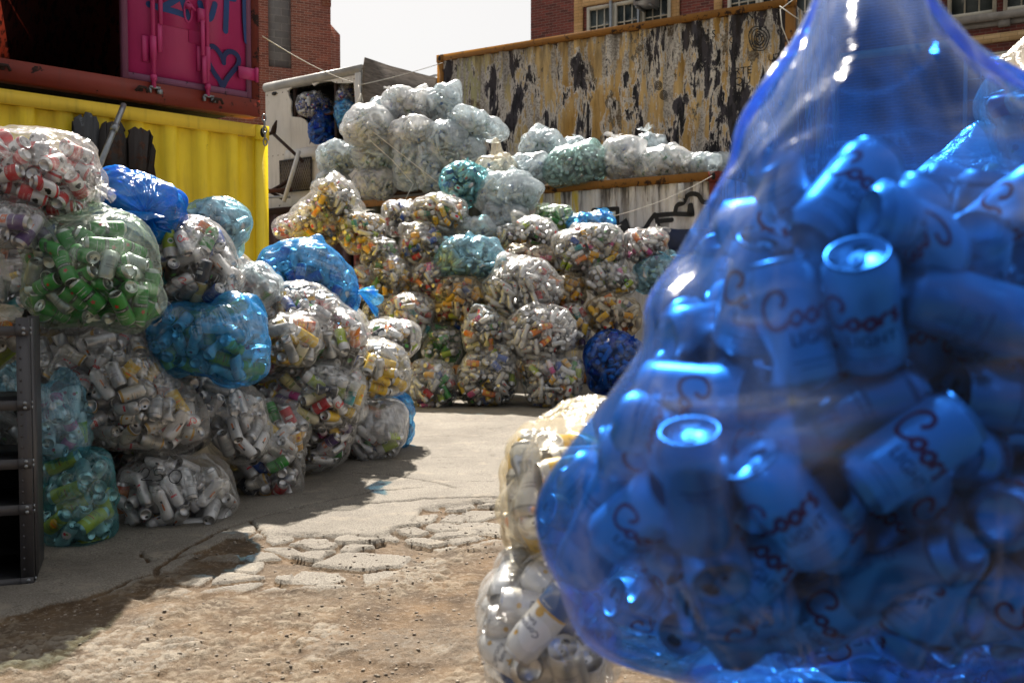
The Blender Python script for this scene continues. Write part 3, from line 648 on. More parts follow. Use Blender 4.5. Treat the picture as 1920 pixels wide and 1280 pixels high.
# maroon container left of it
MMa = frame(2.41-.8*Lc-.8*(Lc+.12), 11.7+.6*Lc+.6*(Lc+.12), .8, -.6)
container(MMa, Lc, 2.44, 2.59, 'dark maroon container beneath the white box body', 'shipping containers in the yard', M['maroon'], M['darkrust'], M['maroon'])

# ------------------------------------------------------------ burnt truck box body on the maroon container
MT = frame(-4.17, 17.0, .8, -.6, oz=2.6)
tb = empty('truck_box', mat=MT); tag(tb, 'white truck box body with a burnt jagged hole in its side', 'truck box')
PT = lambda pts: [on_plane(MT, *p) for p in pts]
xR, _ = on_plane(MT, 676, 200); _, zT = on_plane(MT, 590, 147)
outer = [(0, 0), (xR, 0), (xR, zT), (0, zT)]
hole = PT([(540, 170), (548, 163), (560, 160), (583, 155), (588, 161), (600, 153), (620, 152), (630, 156), (650, 156), (663, 155), (665, 180), (668, 205), (660, 250), (648, 262), (605, 278), (598, 268), (580, 272), (594, 262), (592, 250), (582, 240), (572, 225), (562, 220), (547, 219), (545, 205), (546, 190), (541, 180)])
zm = zT
left = [(0, 0)]+[(0, zT)]
# skin = outer minus hole, built as a quad fan by angle around the hole centre
hc = np.mean(hole, axis=0); H_ = np.array(hole)
b = MB()
ang = np.arctan2(H_[:, 1]-hc[1], H_[:, 0]-hc[0])
def hit(a):
    c_, s_ = math.cos(a), math.sin(a); t = 9
    for (n_, lim) in ((c_, xR-hc[0]), (-c_, hc[0]), (s_, zT-hc[1]), (-s_, hc[1])):
        if n_ > 1e-6: t = min(t, lim/n_)
    return (hc[0]+c_*t, hc[1]+s_*t)
corners = [(0, 0), (xR, 0), (xR, zT), (0, zT)]
items = [(a, tuple(h), hit(a)) for a, h in zip(ang, H_)]
for c in corners:
    a = math.atan2(c[1]-hc[1], c[0]-hc[0]); items.append((a, None, c))
items.sort(key=lambda q: q[0])
m_ = len(items)
ins = [it for it in items if it[1] is not None]
for i, it in enumerate(items):
    if it[1] is None:
        pr = [q for q in ins if q[0] <= it[0]]; q0 = pr[-1] if pr else ins[-1]; nx_ = [q for q in ins if q[0] > it[0]]; q1 = nx_[0] if nx_ else ins[0]
        d0 = (it[0]-q0[0]) % (2*math.pi); d1 = (q1[0]-it[0]) % (2*math.pi); f_ = d0/max(d0+d1, 1e-6)
        items[i] = (it[0], tuple(np.array(q0[1])*(1-f_)+np.array(q1[1])*f_), it[2])
V = []; 
for a, h, o_ in items: V += [(h[0], 0, h[1]), (o_[0], 0, o_[1])]
Q = [(2*i, 2*i+1, (2*i+3) % (2*m_), (2*i+2) % (2*m_)) for i in range(m_)]
V2 = [(x, .03, z) for x, y, z in V]
b.add(V, Q); b.add(V2, [q[::-1] for q in Q]); n0 = len(V)
b.add(V+V2, [(2*i, (2*i+2) % n0, n0+(2*i+2) % n0, n0+2*i) for i in range(m_)])
b.build('side_panel', M['whitebox'], tb)
b = MB(); b.tube([(-.02, .04, zT), (xR, .04, zT)], .085, 14); b.build('roof_edge', plain('grey_roof_edge', '#8f8e8a', .5, .2), tb, smooth=True)
b = MB(); b.box((-.02, .031, 0), (.02, 2.2, zT)); b.box((xR-.02, .031, 0), (xR+.01, 2.2, zT)); b.box((.021, 2.17, 0), (xR-.021, 2.2, zT)); b.box((.021, .05, zT+.02), (xR-.021, 2.15, zT+.05)); b.build('box_shell', M['whitebox'], tb)
b = MB(); b.box((.022, .06, .02), (.026, 2.13, zT)); b.box((xR-.026, .06, .02), (xR-.022, 2.13, zT)); b.box((.027, .06, zT-.01), (xR-.027, 2.13, zT+.01)); b.build('shade_wall', M['black'], tb)  # added black panels, the shade inside the box put into their colour
b = MB(); b.box((.021, .04, .7), (xR-.021, 2.15, .74)); b.box((.03, 2.14, .0), (xR-.03, 2.165, zT)); b.build('black_lining', M['black'], tb)  # black floor and back continue the painted interior shade
for px in (548, 625):
    x, _ = on_plane(MT, px, 200); b = MB(); b.box((x-.025, .045, .5), (x+.025, .10, zT-.02)); b.build('frame_upright', M['darkrust'], tb)
for (p0, p1) in (((553, 218), (622, 210)), ((600, 272), (660, 262))):
    a0, a1 = on_plane(MT, *p0), on_plane(MT, *p1); b = MB(); b.tube([(a0[0], .07, a0[1]), (a1[0], .07, a1[1])], .03, 6); b.build('frame_rail', M['rust'], tb)
for zz in (.9, zT-.13):
    b = MB(); 
    for x in np.arange(.05, xR-.05, .13): b.tube([(x, -.006, zz), (x, .0, zz)], .009, 6)
    b.build('rivet_row', M['darkrust'], tb)
x, z = on_plane(MT, 515, 176); b = MB(); th = np.linspace(0, 2*np.pi, 17)[:-1]; b.prism([(x+.055*np.cos(a), z+.03*np.sin(a)) for a in th], -.02, -.001); b.build('marker_lamp', M['blackpaint'], tb)
b = MB(); x, z = on_plane(MT, 668, 175); b.box((xR-.09, -.03, .95), (xR+.02, -.002, zT-.05)); b.build('edge_trim', M['whitebox'], tb)
# lower pale panel, mesh grille
b = MB(); b.prism(PT([(534, 300), (537, 283), (575, 277), (600, 276), (602, 300)]), -.02, -.004); b.build('patch_panel', M['whitebox'], tb)
g = empty('mesh_grille', mat=frame(*[0, 0], 1, 0)); g.matrix_world = MT; tag(g, 'black framed diamond mesh grille leaning on the white truck box', 'grille')
G0 = on_plane(MT, 529, 303); G1 = on_plane(MT, 588, 356)
x0, x1, z1, z0 = G0[0], G1[0], G0[1], G1[1]; b = MB()
b.tube([(x0, -.05, z0), (x0, -.05, z1), (x1, -.05, z1), (x1, -.05, z0)], .014, 6, closed=True); b.build('grille_frame', M['blackpaint'], g)
b = MB(); b.box((x0, -.040, z0), (x1, -.036, z1)); b.build('backing', plain('brown_backing', '#5c5148', .9), g)
b = MB(); st = .055
for i in range(-20, 40):
    for sg in (1, -1):
        xa = x0+i*st; pa = []
        for t_ in np.linspace(0, 1, 2):
            pa.append((xa+sg*t_*(z1-z0)*.5, z0+t_*(z1-z0)))
        (ax, az), (bx, bz) = pa
        # clip in x
        def cl(p, q):
            (ax, az), (bx, bz) = p, q
            if ax == bx: return None
            t0, t1 = sorted(((x0-ax)/(bx-ax), (x1-ax)/(bx-ax))); t0 = max(0, t0); t1 = min(1, t1)
            if t0 >= t1: return None
            return (ax+(bx-ax)*t0, az+(bz-az)*t0), (ax+(bx-ax)*t1, az+(bz-az)*t1)
        r_ = cl((ax, az), (bx, bz))
        if r_: b.tube([(r_[0][0], -.05-.003*sg, r_[0][1]), (r_[1][0], -.05-.003*sg, r_[1][1])], .005, 4)
b.build('wire_mesh', M['wiregrey'], g)
# rusty anchor shaped pole
b = MB(); P3 = lambda px, py, o=-.25: (lambda q: tuple(MT @ Vector((q[0], o, q[1]))))(on_plane(MT, px, py))
b.tube([P3(590, 306), P3(560, 278), P3(534, 254)], .028, 8)
b.tube([P3(508, 258), P3(524, 257), P3(534, 252)], [.014, .02, .035], 8); b.tube([P3(534, 254), P3(537, 242), P3(541, 230)], [.05, .04, .012], 8)
o = b.build('hooked_pole', M['darkrust'], smooth=True); tag(o, 'rusty pole with a forked hook in front of white truck box', 'pole')
for (a, b_, r, nm, lb, mt) in (((505, 370, -.5), (582, 360, -.4), .035, 'rusty_pipe', 'thick orange rusty pipe lying below the mesh grille', 'rust'), ((505, 379, -.55), (588, 374, -.5), .02, 'metal_pipe', 'thin grey pipe lying on the maroon container edge', 'zinc'), ((512, 347, -.4), (560, 375, -.35), .03, 'scrap_bar', 'dark scrap bar leaning by the grille foot', 'darkrust'), ((570, 340, -.3), (540, 364, -.4), .03, 'scrap_bar', 'dark bent bar lying across the grille foot', 'darkrust'), ((548, 362, -.3), (575, 366, -.5), .035, 'scrap_bar', 'short dark bar lying flat below the grille', 'darkrust')):
    b = MB(); b.tube([P3(*a), P3((a[0]+b_[0])/2, (a[1]+b_[1])/2-1.5, a[2]), P3(*b_)], r, 8); o = b.build(nm, M[mt], smooth=True); tag(o, lb, 'scrap metal')
b = MB(); b.tube([P3(592, 288, -.35), P3(586, 384, -.6)], .035, 4); o = b.build('white_post', M['whitebox']); tag(o, 'white steel angle post leaning between grille and clear bags', 'post')
b = MB(); pa = at(640, 372, 14.8); pb = at(835, 353, 13.9); b.tube([pa, (pa+pb)/2, pb], .035, 8); o = b.build('long_pole', M['darkrust'], smooth=True); tag(o, 'long dark pole lying along the container top under the clear bags', 'pole')
# weathered plywood sheet, curved top
cr_ = MT @ Vector((xR+.03, -.05, 0)); MP = frame(cr_.x, cr_.y, .6, .8, oz=2.6)
PP = [on_plane(MP, *p) for p in [(681, 300), (679, 170), (680, 130), (683, 108), (700, 114), (730, 124), (770, 136), (815, 146), (822, 148), (822, 300)]]
t = NT('weathered_plywood'); v = t.coord('Object', (1, 1, 6)); n = t.noise(v, 4, 6, .7, .8); t.principled(t.mix(t.ramp(n, .35, .65), lin('#4d463f'), lin('#7a7169')), .9, 0, t.bump(n, .4, .01)); M['ply'] = t.m
b = MB(); b.prism(PP, -.02, 0); o = b.build('plywood_sheet', M['ply'], None, MP); tag(o, 'grey weathered plywood sheet standing behind the clear bags', 'plywood')

# ------------------------------------------------------------ brick buildings
ML = frame(*at(470, 300, 27)[:2], .894, .447)
bl = empty('brick_building', mat=ML); tag(bl, 'old red brick building with a stepped edge and blocked window', 'building')
PL = lambda px, py: on_plane(ML, px, py)
xe = PL(638, 100)[0]; xs_ = PL(620, 30)[0]; zs0 = PL(638, 66)[1]; zs1 = PL(620, 46)[1]
wl, wr_ = PL(503, 60)[0], PL(547, 60)[0]; wz = PL(525, 127)[1]; top = 12.5
x_l = -3
b = MB(); D_ = .35
b.box((x_l, 0, 0), (wl, 8, top)); b.box((wl, 0, 0), (wr_, 8, wz)); b.box((wr_, 0, 0), (xs_, 8, top)); b.box((wl, .25, wz), (wr_, 8, top))
b.prism([(xs_, 0), (xe, 0), (xe, zs0), (xs_, zs1)], 0, 8)
b.build('wall', M['brickL'], bl)
b = MB(); b.box((wl, .10, wz+.002), (wr_, .245, top)); b.build('blocked_window', M['block'], bl)
b = MB(); b.box((xs_-.25, -.012, PL(610, 12)[1]), (xs_+.012, .3, top)); b.build('stone_quoin', M['brickL'], bl)
# right building
MB2 = frame(*at(995, 200, 25.3)[:2], .843, -.538)
br = empty('brick_building', mat=MB2); tag(br, 'dark red brick building with cream brick trim and paned windows', 'building')
PB = lambda px, py: on_plane(MB2, px, py)
Lb = 14.5; zt = 16
c1a, c1b = PB(1078, 60)[0], PB(1094, 60)[0]         # left cream pilaster of window bay
zwt = PB(1180, -4)[1]                               # cream lintel underside
w_l = PB(1103, 50)[0]; w_r = PB(1252, 30)[0]; c2a, c2b = PB(1258, 30)[0], PB(1275, 30)[0]
c3a, c3b = PB(1340, 20)[0], PB(1355, 20)[0]; w2l = PB(1363, 8)[0]
# second storey line seen to the right
c5a, c5b = PB(1744, 20)[0], PB(1765, 20)[0]; w3l = PB(1775, 5)[0]; zsill = PB(1800, 34)[1]
zband1 = PB(1850, 66)[1]; zband0 = PB(1850, 83)[1]
b = MB(); b.box((0, 0, 0), (Lb, 9, zt)); b.build('wall', M['brickR'], br)
b = MB()
for a, c in ((c1a, c1b), (c2a, c2b), (c3a, c3b), (c5a, c5b)): b.box((a, -.05, zsill-.2), (c, -.003, zt))
z_l = PB(1130, 8)[1]
b.box((c1b, -.05, z_l), (c2a, -.003, z_l+.28)); b.box((c1a-.3, -.045, zband0), (Lb, -.003, zband1))
b.build('cream_brick_trim', M['brickC'], br)
def window(x0, x1, z0, z1, nx=2, nz=4, nm='window'):
    k = MB(); k.box((x0, -.03, z0), (x1, .001, z1)); f = k.build(nm, M['glass'], br)
    k = MB()
    for a, c in ((x0-.05, x0+.02), (x1-.02, x1+.05)): k.box((a, -.10, z0-.05), (c, -.002, z1+.05))
    k.box((x0+.021, -.099, z0-.05), (x1-.021, -.002, z0+.03)); k.box((x0+.021, -.099, z1-.03), (x1-.021, -.002, z1+.05))
    for i in range(1, nx): xx = x0+(x1-x0)*i/nx; k.box((xx-.013, -.06, z0+.03), (xx+.013, -.031, z1-.03))
    for i in range(1, nz): zz = z0+(z1-z0)*i/nz; k.box((x0+.02, -.058, zz-.013), (x1-.02, -.032, zz+.013))
    k.build('window_frame', M['winframe'], f); return f
zwb = z_l-2.2
x = w_l; ww = (w_r-w_l-.25)/3
for i in range(3): window(w_l+.06+i*(ww+.12), w_l+.06+i*(ww+.12)+ww, zwb, z_l-.1, 3, 5)
ww2 = .62
for i in range(3): window(w2l+.1+i*(ww+.12), w2l+.1+i*(ww+.12)+ww, zwb, z_l-.1, 3, 5)
for i in range(3): window(w3l+.08+i*1.0, w3l+.08+i*1.0+.78, zsill+.02, zsill+2.0, 3, 5)
for i in range(3): window(w3l+.4+i*1.0, w3l+.4+i*1.0+.78, zband0-1.9, zband0-.25, 3, 4)
b = MB(); b.box((w3l-.08, -.14, zsill-.16), (Lb, -.003, zsill-.02)); b.box((w3l+.0, -.1, zsill-.30), (w3l+.18, -.004, zsill-.161)); b.box((w3l+.95, -.1, zsill-.30), (w3l+1.15, -.004, zsill-.161)); b.build('window_sill', M['stone'], br)
b = MB(); b.box((w3l+.02, -.05, zsill-.26), (Lb, -.0035, zsill-.162)); b.build('sill_course', M['stone'], br)
for xx in (PB(1150, 20)[0], PB(1202, 20)[0]): b = MB(); b.box((xx-.03, -.16, zwb), (xx+.03, -.101, z_l)); b.build('window_stay', M['zinc'], br)
# AC unit in the third window
x0a, za = PB(1209, 22); x1a = PB(1240, 20)[0]
ac = empty('air_conditioner', mat=MB2); tag(ac, 'boxy window air conditioner sticking out of the brick building', 'air conditioner')
b = MB(); b.box((x0a, -.62, za), (x1a, -.104, za+.55)); b.build('casing', M['aluminium'], ac)
b = MB(); b.box((x0a+.05, -.632, za+.07), (x1a-.05, -.6202, za+.50)); b.build('grille', plain('dark_grille', '#2b2f33', .6), ac)
b = MB(); b.box((x0a+.02, -.58, za-.05), (x0a+.06, -.104, za-.002)); b.box((x1a-.06, -.58, za-.05), (x1a-.02, -.104, za-.002)); b.build('bracket', M['zinc'], ac)
# wires and ropes
def rope(px, r, label, nm='rope', mat='rope', sag=0, cat='rope'):
    P = [at(*p) for p in px]
    if len(P) == 2:
        Q_ = []
        for t_ in np.linspace(0, 1, 12): q = P[0]*(1-t_)+P[1]*t_; q[2] -= sag*4*t_*(1-t_); Q_.append(q)
        P = Q_
    b = MB(); b.tube(P, r, 6); o = b.build(nm, M[mat], smooth=True); tag(o, label, cat, 'ropes and lines strung over the yard'); return o
rope([(492, 68, 9.5), (664, 155, 15.6)], .005, 'white line from red container corner down to truck box', sag=.05)
rope([(672, 160, 15.3), (830, 118, 16.4)], .006, 'white rope from the truck box up to the ochre container', sag=.02)
rope([(672, 160, 15.3), (676, 180, 15.2), (674, 198, 15.1), (681, 192, 15.1), (677, 176, 15.1), (670, 192, 15.0), (657, 206, 15.0)], .007, 'knotted white rope hanging at the truck box corner')
rope([(690, 240, 14.0), (692, 262, 13.9), (735, 300, 13.7), (775, 345, 13.4)], .0045, 'thin white line falling across the heap of clear bags')
rope([(690, 240, 14.0), (760, 295, 13.6), (828, 348, 13.2)], .0045, 'long thin white line over the clear bottle bags')
rope([(775, 345, 13.4), (754, 385, 13.3), (756, 400, 13.2)], .0045, 'thin line hanging below the clear bottle bags')
rope([(1487, 0, 13.4), (1463, 18, 13.35), (1466, 50, 13.3), (1480, 85, 13.25)], .007, 'white cable loop hanging at the ochre container end')
rope([(1462, 12, 13.3), (1485, 28, 13.2), (1500, 38, 13.2)], .008, 'white cable crossing the ochre container corner')
rope([(1335, 330, 11.6), (1150, 405, 11.3)], .005, 'thin string slanting over the white container graffiti', sag=.05)
rope([(800, 146, 18), (830, 138, 17.2)], .025, 'grey bar linking plywood and the ochre container', 'tie_bar', 'zinc', cat='bar')
# burnt panels leaning on the yellow wall, grey pipe
PYw = lambda px, py: on_plane(MY, px, py)
for i, (poly, mt) in enumerate(((((133, 222), (150, 216), (170, 220), (182, 248), (181, 345), (133, 345)), 'pan1'), (((184, 236), (205, 228), (222, 232), (232, 262), (231, 300), (222, 350), (184, 350)), 'pan2'), (((234, 250), (247, 242), (270, 246), (279, 270), (280, 350), (240, 350)), 'pan3'))):
    if mt not in M: M[mt] = painted('scorched_steel', ('#34363a', '#1c1512', '#22150f')[i], ('#70747a', '#4a3020', '#4a2c1c')[i], .5, .56, 3.5, .6)
    q = [PYw(*p) for p in poly]; q = catmull(q+[q[0]], 5)[:-1]; rj = random.Random(i+4); q = [(a[0]+rj.uniform(-.018, .018), a[1]+rj.uniform(-.035, .02)) for a in q]
    b = MB(); b.prism([tuple(p) for p in q], -.055-.01*i, -.035-.01*i); o = b.build('scorched_panel', M[mt], None, MY)
    tag(o, ('grey black scorched steel panel against the yellow container', 'charred brown panel behind the leaning grey pipe', 'rust brown scorched panel nearest the container corner')[i], 'steel panel', 'scorched panels against the yellow container')
b = MB(); b.tube([at(184, 318, 7.0), at(209, 255, 7.25), at(228, 207, 7.5), at(232, 197, 7.55)], .021, 10); b.tube([at(213, 245, 7.28), at(217, 235, 7.31)], .028, 10)
o = b.build('leaning_pipe', M['zinc'], smooth=True); tag(o, 'grey steel pipe leaning against the yellow container', 'pipe')

# ------------------------------------------------------------ steel shelving unit at the left
sx, sy = gnd(66, 1106); MS = frame(sx-.93*.94, sy-.93*.35, .94, .35)
sh = empty('steel_shelf', mat=MS); tag(sh, 'dark grey perforated steel shelving unit beside the bags', 'shelf unit')
Hs = 1.03; Ws = .93; Ds = .42
def post(x0, y0, sgx, sgy):
    b = MB(); w = .045
    b.box((min(x0, x0-sgx*w), min(y0, y0+sgy*.004), 0), (max(x0, x0-sgx*w), max(y0, y0+sgy*.004), Hs))
    xx = (x0, x0-sgx*.004); b.box((min(xx), min(y0+sgy*.0045, y0+sgy*w), 0), (max(xx), max(y0+sgy*.0045, y0+sgy*w), Hs))
    k = b.build('upright', M['shelfgrey'], sh)
    b = MB(); th = np.linspace(0, 2*np.pi, 9)[:-1]
    for z in np.arange(.04, Hs-.02, .042):
        b.prism([(x0-sgx*.032+.0042*np.cos(a), z+.0055*np.sin(a)) for a in th], y0-.0015*sgy, y0-.0003*sgy)
        V = [(x0+.0004*sgx, y0+sgy*(.03+.0042*np.cos(a)), z+.0055*np.sin(a)) for a in th]
        b.add([(x0+.0004*sgx, y0+sgy*.03, z)]+V, (), [(0, 1+i, 1+(i+1) % 8) for i in range(8)])
    join_into(k, b.build('slots', M['black'], k), (M['shelfgrey'], M['black'])); return k
post(Ws, 0, 1, 1); post(0, 0, -1, 1); post(Ws, Ds, 1, -1); post(0, Ds, -1, -1)
zs = [on_plane(MS, 20, p)[1] for p in (612, 752, 862, 948, 1098)]
for i, z in enumerate(zs):
    z = max(z, .05); s = empty('shelf'); s.parent = sh
    b = MB(); b.box((.005, .005, z-.002), (Ws-.0055, Ds-.005, z)); b.build('tray', M['shelfshade'], s) if i > 0 else None
    b = MB(); b.box((.0465, -.0035, z-.035), (Ws-.0465, .002, z+.002)); b.box((.006, Ds-.005, z-.035), (Ws-.006, Ds+.0, z+.002)); b.box((Ws-.0105, .05, z-.035), (Ws-.0065, Ds-.05, z+.002))
    b.box((Ws-.0464, -.004, z-.035), (Ws-.001, -.0018, z+.002)); b.build('shelf_lip', M['shelfgrey'], s)
    b = MB()
    for (x, zz) in ((Ws-.018, z-.008), (Ws-.018, z-.026)): b.tube([(x, -.010, zz), (x, -.004, zz)], .0065, 8); b.tube([(Ws, .018, zz), (Ws+.007, .018, zz)], .0065, 8)
    b.build('bolt', M['zinc'], s)
b = MB(); b.box((.006, Ds-.012, .02), (Ws-.006, Ds-.0065, zs[2])); b.build('added_back_panel', M['shelfshade'], sh)  # panel added to keep the inside of the shelf dark
b = MB(); b.box((Ws+.0005, .046, .01), (Ws+.003, Ds-.046, Hs-.005)); b.build('side_panel', M['shelfgrey'], sh)
# ------------------------------------------------------------ drink can designs
def can_paint():
    t = NT('printed_can_metal'); c = t.n('ShaderNodeVertexColor', layer_name='Col')
    n = t.noise(t.coord('Object'), 60, 2)
    t.principled(t.mix(1.0, c.outputs['Color'], (.82, .82, .82), 'MULTIPLY'), t.ramp(n, .3, .7, .28, .42), t.math('MULTIPLY', t.math('SUBTRACT', 1.0, c.outputs['Alpha']), 1.0), None, .5); return t.m
M['can'] = can_paint()
ALU = (.62, .62, .63); W_ = lin('#d9dadc'); SV = lin('#b9bcc0')
# script lettering drawn as strokes (units: mm)
SCRIPT = [[(-15, 2), (-12, 7), (-14, 12), (-20, 12), (-26, 6), (-27, -3), (-23, -10), (-16, -10), (-11, -6)],
          [(-8, -2), (-11, -6), (-8, -10), (-4, -7), (-5, -2), (-8, -2)], [(2, -2), (-1, -6), (2, -10), (6, -7), (5, -2), (2, -2)],
          [(9, -9), (9.5, -2)], [(9.5, -4), (12, -1.5), (14.5, -2)], [(22, -1), (18, -1.5), (17.5, -4), (21, -6), (20.5, -9), (16.5, -9)]]
def ov_text(s, size, x, y, col, rot=0, sx=1.0):
    V, T = text2d(s); V = V*(size*sx, size); c, k = math.cos(rot), math.sin(rot)
    V = np.stack([V[:, 0]*c-V[:, 1]*k, V[:, 0]*k+V[:, 1]*c], 1)+(x, y); return V, (), T, col, len(s)
def ov_poly(pts, col):
    P = np.array(pts, float); c = P.mean(0); n = len(P)
    return np.vstack([[c], P]), (), [(0, 1+i, 1+(i+1) % n) for i in range(n)], col, 0
def ov_disc(x, y, r, col, n=14, ry=None): return ov_poly([(x+r*math.cos(a), y+(ry or r)*math.sin(a)) for a in np.linspace(0, 2*np.pi, n+1)[:-1]], col)
def ov_rect(x, y, w, h, col):
    nx_ = max(1, int(w/8)); V = []; 
    for i in range(nx_+1): V += [(x-w/2+w*i/nx_, y-h/2), (x-w/2+w*i/nx_, y+h/2)]
    return np.array(V), [(2*i, 2*i+2, 2*i+3, 2*i+1) for i in range(nx_)], (), col, 0
def ov_star(x, y, r, col): return ov_poly([(x+(r if i % 2 == 0 else r*.42)*math.sin(i*math.pi/5), y+(r if i % 2 == 0 else r*.42)*math.cos(i*math.pi/5)) for i in range(10)], col)
def ov_strokes(S, w, col, x=0, y=0, s=1):
    out = []
    for P in S:
        V, Q = ribbon(np.array(P)*s, w, 4); out.append((V+(x, y), Q, (), col, 0))
    return out
RED = lin('#f01030'); NAVY = lin('#16254f'); BLK = lin('#111214'); YEL = lin('#e2bb1e'); GRN = lin('#2c8a34'); DGR = lin('#14401f'); GLD = lin('#caa04a')
def blob(x, y, r, col, seed): 
    q = np.random.default_rng(seed); return ov_poly([(x+r*(.55+.6*q.random())*math.cos(a), y+r*1.2*(.55+.6*q.random())*math.sin(a)) for a in np.linspace(0, 2*np.pi, 15)[:-1]], col)
